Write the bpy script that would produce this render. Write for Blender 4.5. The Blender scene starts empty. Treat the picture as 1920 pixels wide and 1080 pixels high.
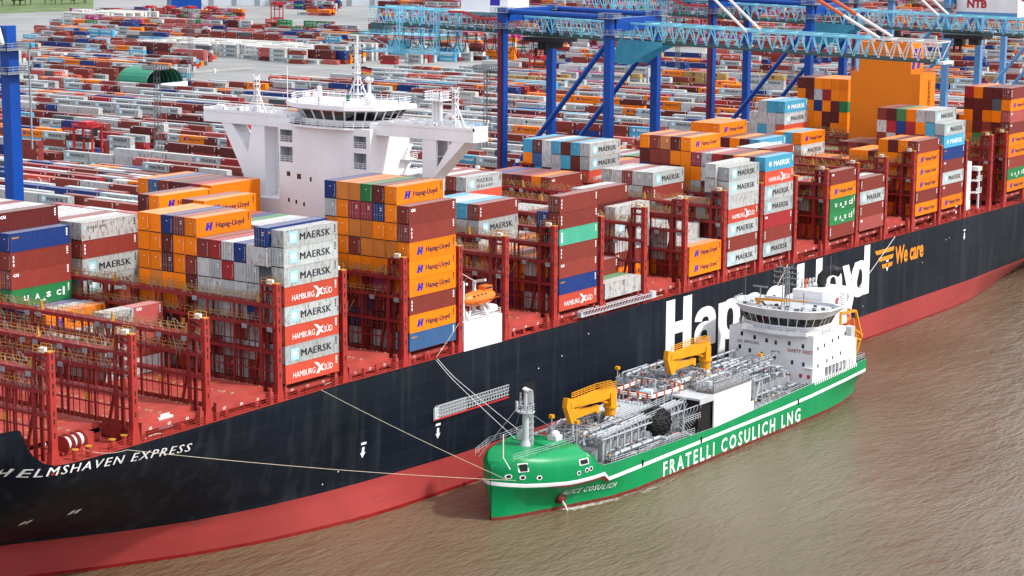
import bpy, bmesh, math, random
import numpy as np
from mathutils import Vector, Matrix
from mathutils.bvhtree import BVHTree
sc = bpy.context.scene
COL = sc.collection
R = math.radians

# ---------------------------------------------------------------- camera, world, sun, exposure
CAMPOS = Vector((0.0, -202.003, 68.846))
RT = Vector((0.58098603, -0.8139019, 0.00435058)); UP = Vector((0.14137745, 0.10618032, 0.98424497)); FW = Vector((0.8015408, 0.57121751, -0.17675665))
FPX = 3899.85
cam = bpy.data.cameras.new('camera'); camo = bpy.data.objects.new('camera', cam); COL.objects.link(camo)
camo.matrix_world = Matrix(((RT.x, UP.x, -FW.x, CAMPOS.x), (RT.y, UP.y, -FW.y, CAMPOS.y), (RT.z, UP.z, -FW.z, CAMPOS.z), (0, 0, 0, 1)))
cam.sensor_width = 36.0; cam.lens = FPX / 1920 * 36.0; cam.clip_start = 1.0; cam.clip_end = 12000.0
sc.camera = camo
SUN_EL, SUN_AZ = 47.0, (0.32, -0.95)          # the sun stands over the water, a little towards the stern
world = bpy.data.worlds.new('World'); sc.world = world; world.use_nodes = True
wn = world.node_tree.nodes; wl = world.node_tree.links
bg = wn['Background']
sky = wn.new('ShaderNodeTexSky'); sky.sky_type = 'NISHITA'; sky.sun_disc = False
sky.sun_elevation = R(SUN_EL); sky.sun_rotation = math.atan2(SUN_AZ[0], SUN_AZ[1])
sky.air_density = 1.0; sky.dust_density = 4.0; sky.ozone_density = 1.0
veil = wn.new('ShaderNodeMixRGB'); veil.blend_type = 'MIX'; veil.inputs[0].default_value = 0.62
veil.inputs[2].default_value = (9.0, 9.2, 9.8, 1)          # thin bright cloud over the blue
wl.new(sky.outputs[0], veil.inputs[1]); wl.new(veil.outputs[0], bg.inputs[0])
bg.inputs[1].default_value = 0.15
sunl = bpy.data.lights.new('sun', 'SUN'); sunl.energy = 3.2; sunl.angle = R(3.0); sunl.color = (1.0, 0.955, 0.88)
suno = bpy.data.objects.new('sun', sunl); COL.objects.link(suno)
sd = Vector((SUN_AZ[0] * math.cos(R(SUN_EL)), SUN_AZ[1] * math.cos(R(SUN_EL)), math.sin(R(SUN_EL))))
suno.rotation_euler = sd.to_track_quat('Z', 'Y').to_euler(); suno.location = (0, 0, 200)
sc.view_settings.view_transform = 'Standard'; sc.view_settings.look = 'None'; sc.view_settings.exposure = 0.42; sc.view_settings.gamma = 1.0

rnd = random.Random(7)
ZW, ZG = -25.2, -18.5          # water level, terminal ground level (0 is the level of the ship's hatch covers)

# ---------------------------------------------------------------- helpers
def lin(c): c /= 255.0; return c / 12.92 if c <= 0.04045 else ((c + 0.055) / 1.055) ** 2.4
def S(r, g, b, k=0.65): return (lin(r) * k, lin(g) * k, lin(b) * k, 1.0)

def tag(o, label=None, cat=None, group=None, kind=None):
    if label: o['label'] = label
    if cat: o['category'] = cat
    if group: o['group'] = group
    if kind: o['kind'] = kind
    return o

def empty(name, loc, label, cat, group=None, rz=0.0):
    o = bpy.data.objects.new(name, None); COL.objects.link(o); o.location = loc; o.rotation_euler = (0, 0, rz); o.empty_display_size = 0.5
    return tag(o, label, cat, group)

def pm(name, col, rough=0.5, metal=0.0, var=0.14, scale=0.6, bump=0.0, bscale=6.0, spec=0.22, streak=0.0, streak_col=None, smear=0.0, seams=0.0):
    m = bpy.data.materials.new(name); m.use_nodes = True
    nt = m.node_tree; N = nt.nodes; L = nt.links; b = N['Principled BSDF']
    b.inputs['Roughness'].default_value = rough; b.inputs['Metallic'].default_value = metal; b.inputs['Specular IOR Level'].default_value = spec
    tc = N.new('ShaderNodeTexCoord')
    nz = N.new('ShaderNodeTexNoise'); nz.inputs['Scale'].default_value = scale; nz.inputs['Detail'].default_value = 6
    L.new(tc.outputs['Object'], nz.inputs['Vector'])
    mr = N.new('ShaderNodeMapRange'); mr.inputs[1].default_value = 0.3; mr.inputs[2].default_value = 0.7; mr.inputs[3].default_value = 1 - var; mr.inputs[4].default_value = 1 + var * 0.5
    L.new(nz.outputs[0], mr.inputs[0])
    mx = N.new('ShaderNodeMixRGB'); mx.blend_type = 'MULTIPLY'; mx.inputs[0].default_value = 1; mx.inputs[1].default_value = col
    L.new(mr.outputs[0], mx.inputs[2]); out = mx.outputs[0]
    if streak:
        mp = N.new('ShaderNodeMapping'); mp.inputs['Scale'].default_value = (0.5, 0.5, 0.03); L.new(tc.outputs['Object'], mp.inputs[0])
        n2 = N.new('ShaderNodeTexNoise'); n2.inputs['Scale'].default_value = 1.0; n2.inputs['Detail'].default_value = 5; L.new(mp.outputs[0], n2.inputs['Vector'])
        m2 = N.new('ShaderNodeMapRange'); m2.inputs[1].default_value = 0.5; m2.inputs[2].default_value = 0.75; m2.inputs[3].default_value = 0; m2.inputs[4].default_value = streak
        L.new(n2.outputs[0], m2.inputs[0])
        x2 = N.new('ShaderNodeMixRGB'); x2.inputs[2].default_value = streak_col or (0.3, 0.3, 0.3, 1); L.new(m2.outputs[0], x2.inputs[0]); L.new(out, x2.inputs[1]); out = x2.outputs[0]
    if smear:
        mp = N.new('ShaderNodeMapping'); mp.inputs['Scale'].default_value = (0.05, 0.05, 0.75); L.new(tc.outputs['Object'], mp.inputs[0])
        n2 = N.new('ShaderNodeTexNoise'); n2.inputs['Scale'].default_value = 1.0; n2.inputs['Detail'].default_value = 7; n2.inputs['Roughness'].default_value = 0.65; L.new(mp.outputs[0], n2.inputs['Vector'])
        m2 = N.new('ShaderNodeMapRange'); m2.inputs[1].default_value = 0.57; m2.inputs[2].default_value = 0.72; m2.inputs[3].default_value = 0; m2.inputs[4].default_value = smear; L.new(n2.outputs[0], m2.inputs[0])
        x2 = N.new('ShaderNodeMixRGB'); x2.inputs[2].default_value = (0.05, 0.035, 0.03, 1); L.new(m2.outputs[0], x2.inputs[0]); L.new(out, x2.inputs[1]); out = x2.outputs[0]
    if seams:
        sp = N.new('ShaderNodeSeparateXYZ'); cb = N.new('ShaderNodeCombineXYZ'); L.new(tc.outputs['Object'], sp.inputs[0]); sa = N.new('ShaderNodeMath'); L.new(sp.outputs[0], sa.inputs[0]); L.new(sp.outputs[1], sa.inputs[1]); L.new(sa.outputs[0], cb.inputs[0]); L.new(sp.outputs[2], cb.inputs[1])
        bt = N.new('ShaderNodeTexBrick'); bt.inputs['Scale'].default_value = 1.0; bt.inputs['Mortar Size'].default_value = 0.05; bt.inputs['Mortar Smooth'].default_value = 0.6; bt.inputs['Brick Width'].default_value = 11.0; bt.inputs['Row Height'].default_value = 2.7
        bt.inputs['Color1'].default_value = (0, 0, 0, 1); bt.inputs['Color2'].default_value = (0.25, 0.25, 0.25, 1); bt.inputs['Mortar'].default_value = (1, 1, 1, 1); L.new(cb.outputs[0], bt.inputs['Vector'])
        ms = N.new('ShaderNodeMath'); ms.operation = 'MULTIPLY'; ms.inputs[1].default_value = seams; L.new(bt.outputs['Color'], ms.inputs[0])
        x2 = N.new('ShaderNodeMixRGB'); x2.inputs[2].default_value = streak_col or (0.3, 0.3, 0.3, 1); L.new(ms.outputs[0], x2.inputs[0]); L.new(out, x2.inputs[1]); out = x2.outputs[0]
    L.new(out, b.inputs['Base Color'])
    if bump:
        n3 = N.new('ShaderNodeTexNoise'); n3.inputs['Scale'].default_value = bscale; n3.inputs['Detail'].default_value = 4; L.new(tc.outputs['Object'], n3.inputs['Vector'])
        bp = N.new('ShaderNodeBump'); bp.inputs['Strength'].default_value = bump; bp.inputs['Distance'].default_value = 0.1; L.new(n3.outputs[0], bp.inputs['Height']); L.new(bp.outputs[0], b.inputs['Normal'])
    return m

class MB:
    def __init__(s): s.v = []; s.f = []; s.m = []
    def add(s, verts, faces, mi=0):
        k = len(s.v); s.v.extend(verts)
        for f in faces: s.f.append([i + k for i in f]); s.m.append(mi)
    def box(s, x0, y0, z0, x1, y1, z1, mi=0):
        if x0 > x1: x0, x1 = x1, x0
        if y0 > y1: y0, y1 = y1, y0
        if z0 > z1: z0, z1 = z1, z0
        s.add([(x0, y0, z0), (x1, y0, z0), (x1, y1, z0), (x0, y1, z0), (x0, y0, z1), (x1, y0, z1), (x1, y1, z1), (x0, y1, z1)],
              [(3, 2, 1, 0), (4, 5, 6, 7), (0, 1, 5, 4), (1, 2, 6, 5), (2, 3, 7, 6), (3, 0, 4, 7)], mi)
    def bar(s, p, q, w, h=None, mi=0, w2=None):
        p = Vector(p); q = Vector(q); d = q - p
        if d.length < 1e-6: return
        d.normalize(); h = h or w
        a = d.cross(Vector((0, 0, 1)));
        if a.length < 1e-3: a = Vector((1, 0, 0))
        a.normalize(); b = a.cross(d).normalized()
        r = 1 if w2 is None else w2 / w
        vs = []
        for c, k in ((p, 1), (q, r)):
            for i, j in ((-1, -1), (1, -1), (1, 1), (-1, 1)): vs.append(tuple(c + a * (i * w / 2 * k) + b * (j * h / 2 * k)))
        s.add(vs, [(0, 1, 2, 3), (7, 6, 5, 4), (0, 4, 5, 1), (1, 5, 6, 2), (2, 6, 7, 3), (3, 7, 4, 0)], mi)
    def tube(s, path, r, n=6, mi=0, r2=None, cap=True):
        P = [Vector(p) for p in path]; rings = []
        for i, p in enumerate(P):
            d = (P[min(i + 1, len(P) - 1)] - P[max(i - 1, 0)]).normalized()
            a = d.cross(Vector((0, 0, 1)));
            if a.length < 1e-3: a = Vector((1, 0, 0))
            a.normalize(); b = d.cross(a)
            rr = r if r2 is None else r + (r2 - r) * i / (len(P) - 1)
            rings.append([tuple(p + (a * math.cos(2 * math.pi * k / n) + b * math.sin(2 * math.pi * k / n)) * rr) for k in range(n)])
        vs = [v for g in rings for v in g]; fs = []
        for i in range(len(P) - 1):
            for k in range(n): fs.append((i * n + k, i * n + (k + 1) % n, (i + 1) * n + (k + 1) % n, (i + 1) * n + k))
        if cap: fs.append(tuple(range(n - 1, -1, -1))); fs.append(tuple((len(P) - 1) * n + k for k in range(n)))
        s.add(vs, fs, mi)
    def prism(s, poly, fn, a, b, mi=0):
        n = len(poly); vs = [fn(u, v, a) for u, v in poly] + [fn(u, v, b) for u, v in poly]
        s.add(vs, [tuple(range(n - 1, -1, -1)), tuple(range(n, 2 * n))] + [(i, (i + 1) % n, n + (i + 1) % n, n + i) for i in range(n)], mi)
    def ell(s, c, rx, ry, rz, nu=12, nv=8, mi=0):
        vs = []; fs = []
        for j in range(nv + 1):
            t = math.pi * j / nv - math.pi / 2
            for i in range(nu):
                p = 2 * math.pi * i / nu; vs.append((c[0] + rx * math.cos(t) * math.cos(p), c[1] + ry * math.cos(t) * math.sin(p), c[2] + rz * math.sin(t)))
        for j in range(nv):
            for i in range(nu): fs.append((j * nu + i, j * nu + (i + 1) % nu, (j + 1) * nu + (i + 1) % nu, (j + 1) * nu + i))
        s.add(vs, fs, mi)
    def rail(s, path, h=1.05, step=1.6, r=0.03, mi=0, bars=3):
        P = [Vector(p) for p in path]
        for p, q in zip(P, P[1:]):
            n = max(1, int((q - p).length / step))
            for k in range(n + 1):
                c = p.lerp(q, k / n); s.bar(c, c + Vector((0, 0, h)), r * 2, mi=mi)
            for j in range(bars): s.bar(p + Vector((0, 0, h * (j + 1) / bars)), q + Vector((0, 0, h * (j + 1) / bars)), r * 2, mi=mi)
    def text(s, body, fn, size, mi=0, off=0.0, res=2, sx=1.0, width=None, space=1.0, shear=0.0, align='L'):
        """lettering: fn(u, v) gives the 3-D point; size is the cap height in metres"""
        if off > 0 and 'M' in body:   # the M folds over itself when fattened: print it twice instead
            s.text(body, lambda u, v: fn(u + off * size * .9, v), size, mi, 0.0, res, sx, width, space, shear, align); off = 0.0
        V, F, w = glyphs(body, off, res, space, shear)
        k = size / 0.73
        kx = k * sx if width is None else width / w
        o = 0 if align == 'L' else -w * kx / 2
        s.add([fn(x * kx + o, y * k) for x, y in V], F, mi)
    def build(s, name, mats, parent=None, smooth=False):
        me = bpy.data.meshes.new(name); me.from_pydata(s.v, [], s.f)
        for m in (mats if isinstance(mats, (list, tuple)) else [mats]): me.materials.append(m)
        me.polygons.foreach_set('material_index', s.m)
        if smooth: me.polygons.foreach_set('use_smooth', [True] * len(s.f))
        me.update()
        o = bpy.data.objects.new(name, me); COL.objects.link(o)
        if parent is not None: place(o, parent)
        return o

def place(o, parent):
    """parent o, keeping the world coordinates its mesh was written in"""
    def world_of(p): return p.matrix_basis.copy() if p.parent is None else world_of(p.parent) @ p.matrix_parent_inverse @ p.matrix_basis
    o.parent = parent; o.matrix_parent_inverse = world_of(parent).inverted()

_gl = {}
def glyphs(body, off, res, space, shear):
    key = (body, off, res, space, shear)
    if key not in _gl:
        c = bpy.data.curves.new('lettering', 'FONT'); c.body = body; c.offset = off; c.resolution_u = res; c.space_character = space; c.shear = shear
        o = bpy.data.objects.new('lettering', c); COL.objects.link(o)
        dg = bpy.context.evaluated_depsgraph_get(); me = bpy.data.meshes.new_from_object(o.evaluated_get(dg))
        V = [(v.co.x, v.co.y) for v in me.vertices]; F = [tuple(p.vertices) for p in me.polygons]
        # all faces one way round
        G = []
        for f in F:
            a = sum(V[f[i]][0] * V[f[(i + 1) % len(f)]][1] - V[f[(i + 1) % len(f)]][0] * V[f[i]][1] for i in range(len(f)))
            G.append(f if a > 0 else f[::-1])
        x0 = min(x for x, y in V); V = [(x - x0, y) for x, y in V]
        _gl[key] = (V, G, max(x for x, y in V))
        COL.objects.unlink(o); bpy.data.objects.remove(o); bpy.data.curves.remove(c); bpy.data.meshes.remove(me)
    return _gl[key]

def twin(o, loc, label=None, group=None):
    """a copy of a thing with copies of its parts and sub-parts"""
    c = o.copy(); COL.objects.link(c); c.location = loc
    if label: c['label'] = label
    if group: c['group'] = group
    def kids(a, b):
        for ch in [x for x in o_all if x.parent == a]:
            d = ch.copy(); COL.objects.link(d); d.parent = b; kids(ch, d)
    o_all = list(bpy.data.objects)
    kids(o, c)
    return c

# ---------------------------------------------------------------- materials
M = {}
M['white'] = pm('white_paint', (0.72, 0.73, 0.75, 1), 0.4, var=0.08, scale=0.25, streak=0.10, streak_col=(0.42, 0.40, 0.38, 1))
M['tower_white'] = pm('tower_white_paint', (0.72, 0.72, 0.74, 1), 0.4, var=0.10, scale=0.12, seams=0.07, streak=0.12, streak_col=(0.42, 0.38, 0.34, 1))
M['glass'] = pm('window_glass', (0.012, 0.016, 0.02, 1), 0.06, var=0.1, spec=0.8)
M['hull_black'] = pm('black_hull_paint', (0.006, 0.009, 0.016, 1), 0.45, var=0.3, scale=0.05, spec=0.1, streak=0.06, seams=0.045, streak_col=(0.22, 0.25, 0.27, 1))
M['hull_red'] = pm('antifouling_red', (0.31, 0.042, 0.040, 1), 0.5, var=0.16, scale=0.07, smear=0.4)
M['hull_wet'] = pm('wet_antifouling_red', (0.20, 0.012, 0.012, 1), 0.2, var=0.25, scale=0.4)
M['deck_red'] = pm('deck_red_paint', (0.34, 0.042, 0.034, 1), 0.5, var=0.2, scale=0.4)
M['hatch'] = pm('hatch_red_paint', (0.35, 0.055, 0.044, 1), 0.55, var=0.22, scale=0.3)
M['bridge_red_shaded'] = pm('lashing_bridge_red_shaded', (0.20, 0.018, 0.017, 1), 0.5, var=0.2, scale=0.5)  # darker copy of the frame red: the shade among the bridges is in the colour
M['red_sunlit'] = pm('end_post_red_sunlit', (0.33, 0.031, 0.026, 1), 0.45, var=0.12, scale=0.5)  # brighter copy of the frame red: the sun on the outer posts is painted in
M['dark'] = pm('opening_gap_shade', (0.012, 0.01, 0.01, 1), 0.7, var=0.1)  # flat dark fill that paints the shade inside openings and gaps
M['yellow'] = pm('yellow_paint', (0.46, 0.22, 0.03, 1), 0.45, var=0.12)
M['rod'] = pm('lashing_rod_steel', (0.34, 0.25, 0.16, 1), 0.5, var=0.3, scale=0.8)
M['galv'] = pm('galvanised_steel', (0.26, 0.28, 0.30, 1), 0.45, metal=0.2, var=0.2, scale=1.0)
M['pipe'] = pm('light_grey_pipe', (0.38, 0.41, 0.44, 1), 0.4, var=0.15, scale=1.0)
M['lgrey'] = pm('light_grey_paint', (0.43, 0.46, 0.49, 1), 0.4, var=0.08, scale=0.3)
M['deckgrey'] = pm('tanker_deck_grey', (0.44, 0.43, 0.42, 1), 0.6, var=0.2, scale=0.6)
M['grating'] = pm('brown_grating', (0.17, 0.15, 0.13, 1), 0.6, var=0.2, scale=1.5)
M['green'] = pm('green_hull_paint', (0.0, 0.22, 0.07, 1), 0.34, var=0.10, scale=0.15, seams=0.06, smear=0.16, streak=0.10, streak_col=(0.1, 0.35, 0.2, 1))
M['boot'] = pm('boot_topping_red', (0.16, 0.03, 0.02, 1), 0.4, var=0.3, scale=0.8)
M['letter'] = pm('white_lettering', (0.78, 0.79, 0.80, 1), 0.45, var=0.06, scale=0.2)
M['redline'] = pm('red_stripe_paint', (0.42, 0.03, 0.03, 1), 0.4, var=0.1)
M['orangetext'] = pm('orange_lettering', (0.72, 0.24, 0.02, 1), 0.45, var=0.06)
M['craneyellow'] = pm('crane_yellow_paint', (0.64, 0.27, 0.010, 1), 0.38, var=0.1, scale=0.5)
M['rubber'] = pm('black_rubber', (0.012, 0.012, 0.013, 1), 0.6, var=0.3, scale=2.0)
M['boat'] = pm('lifeboat_orange', (0.75, 0.16, 0.02, 1), 0.3, var=0.08)
M['casing'] = pm('casing_orange', (0.68, 0.185, 0.013, 1), 0.55, var=0.07, scale=0.1, spec=0.12)
M['logo'] = pm('blue_violet_logo', (0.03, 0.022, 0.30, 1), 0.45, var=0.1)
M['blue'] = pm('crane_blue_paint', (0.002, 0.048, 0.27, 1), 0.38, var=0.12, scale=0.15)
M['paleblue'] = pm('crane_pale_blue_paint', (0.10, 0.25, 0.48, 1), 0.38, var=0.12, scale=0.2)
M['sky'] = pm('boom_light_blue_paint', (0.20, 0.56, 0.72, 1), 0.4, var=0.12, scale=0.5)
M['girder'] = pm('boom_girder_dark', (0.05, 0.085, 0.09, 1), 0.5, var=0.2, scale=0.6)
M['stay_red'] = pm('stay_orange_red', (0.50, 0.10, 0.03, 1), 0.5, var=0.12)
M['black'] = pm('black_steel', (0.015, 0.015, 0.017, 1), 0.5, var=0.2)
M['carrier'] = pm('straddle_carrier_red', (0.42, 0.022, 0.03, 1), 0.4, var=0.15, scale=0.6)
M['mast'] = pm('mast_galvanised', (0.13, 0.14, 0.15, 1), 0.5, metal=0.3, var=0.2)
M['hall_green'] = pm('hangar_green_sheet', (0.015, 0.17, 0.10, 1), 0.4, var=0.12, scale=0.3)
M['plate'] = pm('hinge_plate_teal', (0.05, 0.27, 0.40, 1), 0.4, var=0.15)
M['trunk_grey'] = pm('trunk_deck_grey', (0.24, 0.255, 0.27, 1), 0.5, var=0.25, scale=0.6)
M['concrete'] = pm('pale_concrete', (0.36, 0.35, 0.33, 1), 0.8, var=0.2, scale=0.5)
M['brown_rope'] = pm('pale_rope', (0.50, 0.42, 0.33, 1), 0.8, var=0.2, scale=2.0)
M['sign'] = pm('sign_red', (0.30, 0.015, 0.02, 1), 0.5, var=0.1)
M['flagblack'] = M['black']; M['flaggold'] = M['yellow']
M['cover'] = pm('canvas_cover', (0.55, 0.55, 0.56, 1), 0.8, var=0.15, scale=2.0)
M['trunk'] = pm('bark', (0.08, 0.06, 0.045, 1), 0.9, var=0.2)
M['leaf'] = pm('leaves', (0.045, 0.075, 0.03, 1), 0.7, var=0.5, scale=0.3)
M['shed'] = pm('pale_shed_sheet', (0.50, 0.54, 0.60, 1), 0.5, var=0.08, scale=0.05, streak=0.3, streak_col=(0.3, 0.33, 0.37, 1))

def paint(name, mass, roof):
    """container paint: the box's own colour with dirt, wear and a rust share kept in the colour's alpha; roofs are chalkier from the weather"""
    m = bpy.data.materials.new(name); m.use_nodes = True; nt = m.node_tree; N = nt.nodes; L = nt.links; b = N['Principled BSDF']
    b.inputs['Roughness'].default_value = 0.5 if not roof else 0.6; b.inputs['Specular IOR Level'].default_value = 0.18
    if mass: ci = N.new('ShaderNodeAttribute'); ci.attribute_name = 'paint'
    else: ci = N.new('ShaderNodeObjectInfo')
    tc = N.new('ShaderNodeTexCoord'); vec = tc.outputs['Object']
    if not mass:
        ad = N.new('ShaderNodeVectorMath'); ad.operation = 'ADD'; cv = N.new('ShaderNodeVectorMath'); cv.operation = 'SCALE'; cv.inputs[0].default_value = (37, 91, 53)
        L.new(ci.outputs['Random'], cv.inputs['Scale']); L.new(vec, ad.inputs[0]); L.new(cv.outputs[0], ad.inputs[1]); vec = ad.outputs[0]
    nz = N.new('ShaderNodeTexNoise'); nz.inputs['Scale'].default_value = 0.45; nz.inputs['Detail'].default_value = 6; L.new(vec, nz.inputs['Vector'])
    mr = N.new('ShaderNodeMapRange'); mr.inputs[1].default_value = 0.3; mr.inputs[2].default_value = 0.7; mr.inputs[3].default_value = 0.92; mr.inputs[4].default_value = 1.04; L.new(nz.outputs[0], mr.inputs[0])
    mx = N.new('ShaderNodeMixRGB'); mx.blend_type = 'MULTIPLY'; mx.inputs[0].default_value = 1; L.new(ci.outputs['Color'], mx.inputs[1]); L.new(mr.outputs[0], mx.inputs[2]); out = mx.outputs[0]
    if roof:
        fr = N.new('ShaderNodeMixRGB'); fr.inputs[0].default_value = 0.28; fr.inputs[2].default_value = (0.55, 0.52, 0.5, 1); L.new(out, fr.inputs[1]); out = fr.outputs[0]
    mp = N.new('ShaderNodeMapping'); mp.inputs['Scale'].default_value = (1.6, 1.6, 0.5); L.new(vec, mp.inputs[0])
    n2 = N.new('ShaderNodeTexNoise'); n2.inputs['Scale'].default_value = 1.4; n2.inputs['Detail'].default_value = 8; n2.inputs['Roughness'].default_value = 0.7; L.new(mp.outputs[0], n2.inputs['Vector'])
    m2 = N.new('ShaderNodeMapRange'); m2.inputs[1].default_value = 0.50; m2.inputs[2].default_value = 0.66; L.new(n2.outputs[0], m2.inputs[0])
    mu = N.new('ShaderNodeMath'); mu.operation = 'MULTIPLY'; L.new(m2.outputs[0], mu.inputs[0]); L.new(ci.outputs['Alpha'], mu.inputs[1])
    rs = N.new('ShaderNodeMixRGB'); rs.inputs[2].default_value = (0.17, 0.075, 0.035, 1); L.new(mu.outputs[0], rs.inputs[0]); L.new(out, rs.inputs[1])
    L.new(rs.outputs[0], b.inputs['Base Color'])
    return m
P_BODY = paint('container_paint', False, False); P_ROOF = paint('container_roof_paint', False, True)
P_MASS = paint('container_paint_far', True, False)
T_DARK = pm('dark_lettering', (0.018, 0.02, 0.028, 1), 0.5, var=0.2); T_PALE = pm('pale_blue_mark', (0.28, 0.55, 0.66, 1), 0.5, var=0.15, scale=1.5)
T_VIO = pm('violet_lettering', (0.03, 0.018, 0.05, 1), 0.5, var=0.1)
# ---------------------------------------------------------------- setting: water, terminal ground, quay
def water_mat():
    m = bpy.data.materials.new('river_water'); m.use_nodes = True; nt = m.node_tree; N = nt.nodes; L = nt.links; b = N['Principled BSDF']
    tc = N.new('ShaderNodeTexCoord')
    n0 = N.new('ShaderNodeTexNoise'); n0.inputs['Scale'].default_value = 0.022; n0.inputs['Detail'].default_value = 5; L.new(tc.outputs['Object'], n0.inputs['Vector'])
    cr = N.new('ShaderNodeValToRGB'); cr.color_ramp.elements[0].position = 0.35; cr.color_ramp.elements[0].color = (0.096, 0.068, 0.036, 1); cr.color_ramp.elements[1].position = 0.68; cr.color_ramp.elements[1].color = (0.130, 0.098, 0.062, 1)
    L.new(n0.outputs[0], cr.inputs[0]); L.new(cr.outputs[0], b.inputs['Base Color'])
    b.inputs['Roughness'].default_value = 0.12; b.inputs['IOR'].default_value = 1.33; b.inputs['Specular IOR Level'].default_value = 0.5
    mp = N.new('ShaderNodeMapping'); mp.inputs['Rotation'].default_value = (0, 0, R(-35)); mp.inputs['Scale'].default_value = (0.38, 1.0, 1.0); L.new(tc.outputs['Object'], mp.inputs[0])
    na = N.new('ShaderNodeTexNoise'); na.inputs['Scale'].default_value = 0.34; na.inputs['Detail'].default_value = 7; na.inputs['Roughness'].default_value = 0.6; L.new(mp.outputs[0], na.inputs['Vector'])
    nb = N.new('ShaderNodeTexNoise'); nb.inputs['Scale'].default_value = 1.5; nb.inputs['Detail'].default_value = 3; L.new(mp.outputs[0], nb.inputs['Vector'])
    ba = N.new('ShaderNodeBump'); ba.inputs['Strength'].default_value = 1.0; ba.inputs['Distance'].default_value = 1.15; L.new(na.outputs[0], ba.inputs['Height'])
    bb = N.new('ShaderNodeBump'); bb.inputs['Strength'].default_value = 0.8; bb.inputs['Distance'].default_value = 0.3; L.new(nb.outputs[0], bb.inputs['Height']); L.new(ba.outputs[0], bb.inputs['Normal'])
    nc = N.new('ShaderNodeTexNoise'); nc.inputs['Scale'].default_value = 0.035; nc.inputs['Detail'].default_value = 3; L.new(mp.outputs[0], nc.inputs['Vector'])
    mc = N.new('ShaderNodeMapRange'); mc.inputs[1].default_value = 0.35; mc.inputs[2].default_value = 0.65; mc.inputs[3].default_value = 0.35; mc.inputs[4].default_value = 1.0; L.new(nc.outputs[0], mc.inputs[0]); L.new(mc.outputs[0], ba.inputs['Strength'])
    mr2 = N.new('ShaderNodeMapRange'); mr2.inputs[1].default_value = 0.35; mr2.inputs[2].default_value = 0.65; mr2.inputs[3].default_value = 0.20; mr2.inputs[4].default_value = 0.09; L.new(nc.outputs[0], mr2.inputs[0]); L.new(mr2.outputs[0], b.inputs['Roughness'])
    L.new(bb.outputs[0], b.inputs['Normal'])
    return m
mb = MB(); mb.add([(-900, -900, ZW), (3200, -900, ZW), (3200, 63, ZW), (-900, 63, ZW)], [(0, 1, 2, 3)])
tag(mb.build('river_water', water_mat()), kind='structure')
def ground_mat():
    m = bpy.data.materials.new('terminal_asphalt'); m.use_nodes = True; nt = m.node_tree; N = nt.nodes; L = nt.links; b = N['Principled BSDF']
    tc = N.new('ShaderNodeTexCoord'); n0 = N.new('ShaderNodeTexNoise'); n0.inputs['Scale'].default_value = 0.012; n0.inputs['Detail'].default_value = 8; n0.inputs['Roughness'].default_value = 0.65; L.new(tc.outputs['Object'], n0.inputs['Vector'])
    cr = N.new('ShaderNodeValToRGB'); cr.color_ramp.elements[0].position = 0.32; cr.color_ramp.elements[0].color = (0.145, 0.147, 0.145, 1); cr.color_ramp.elements[1].position = 0.7; cr.color_ramp.elements[1].color = (0.27, 0.275, 0.275, 1)
    L.new(n0.outputs[0], cr.inputs[0])
    mp = N.new('ShaderNodeMapping'); mp.inputs['Scale'].default_value = (0.25, 0.012, 1); L.new(tc.outputs['Object'], mp.inputs[0])
    n1 = N.new('ShaderNodeTexNoise'); n1.inputs['Scale'].default_value = 1; n1.inputs['Detail'].default_value = 4; L.new(mp.outputs[0], n1.inputs['Vector'])
    mr = N.new('ShaderNodeMapRange'); mr.inputs[1].default_value = 0.35; mr.inputs[2].default_value = 0.65; mr.inputs[3].default_value = 0.8; mr.inputs[4].default_value = 1.08; L.new(n1.outputs[0], mr.inputs[0])
    mx = N.new('ShaderNodeMixRGB'); mx.blend_type = 'MULTIPLY'; mx.inputs[0].default_value = 1; L.new(cr.outputs[0], mx.inputs[1]); L.new(mr.outputs[0], mx.inputs[2])
    L.new(mx.outputs[0], b.inputs['Base Color']); b.inputs['Roughness'].default_value = 0.75
    return m
mb = MB(); mb.add([(-900, 63, ZG), (6500, 63, ZG), (6500, 5200, ZG), (-900, 5200, ZG)], [(0, 1, 2, 3)])
tag(mb.build('terminal_ground', ground_mat()), kind='structure')
mb = MB(); mb.add([(-900, 63, ZG), (3200, 63, ZG), (3200, 63, ZW - 3), (-900, 63, ZW - 3)], [(3, 2, 1, 0)])
for x in range(140, 700, 14): mb.box(x, 61.6, ZW - 1, x + 2.2, 63, ZG - 0.6)
tag(mb.build('quay_wall', M['concrete']), kind='structure')
grassm = pm('grass_strip', (0.10, 0.15, 0.055, 1), 0.9, var=0.35, scale=0.05)
mb = MB(); mb.add([(1080, 1250, ZG + .05), (1330, 1215, ZG + .05), (1600, 1500, ZG + .05), (1200, 1600, ZG + .05)], [(0, 1, 2, 3)])
tag(mb.build('grass_field', grassm), kind='structure')
dirtm = pm('sandy_ground', (0.36, 0.31, 0.25, 1), 0.9, var=0.25, scale=0.03)
mb = MB(); mb.add([(1030, 400, ZG + .05), (1240, 520, ZG + .05), (1390, 560, ZG + .05), (1190, 410, ZG + .05)], [(0, 1, 2, 3)])
tag(mb.build('sandy_ground', dirtm), kind='structure')
roadline = pm('road_paint', (0.55, 0.54, 0.50, 1), 0.8, var=0.3, scale=0.5)

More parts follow.
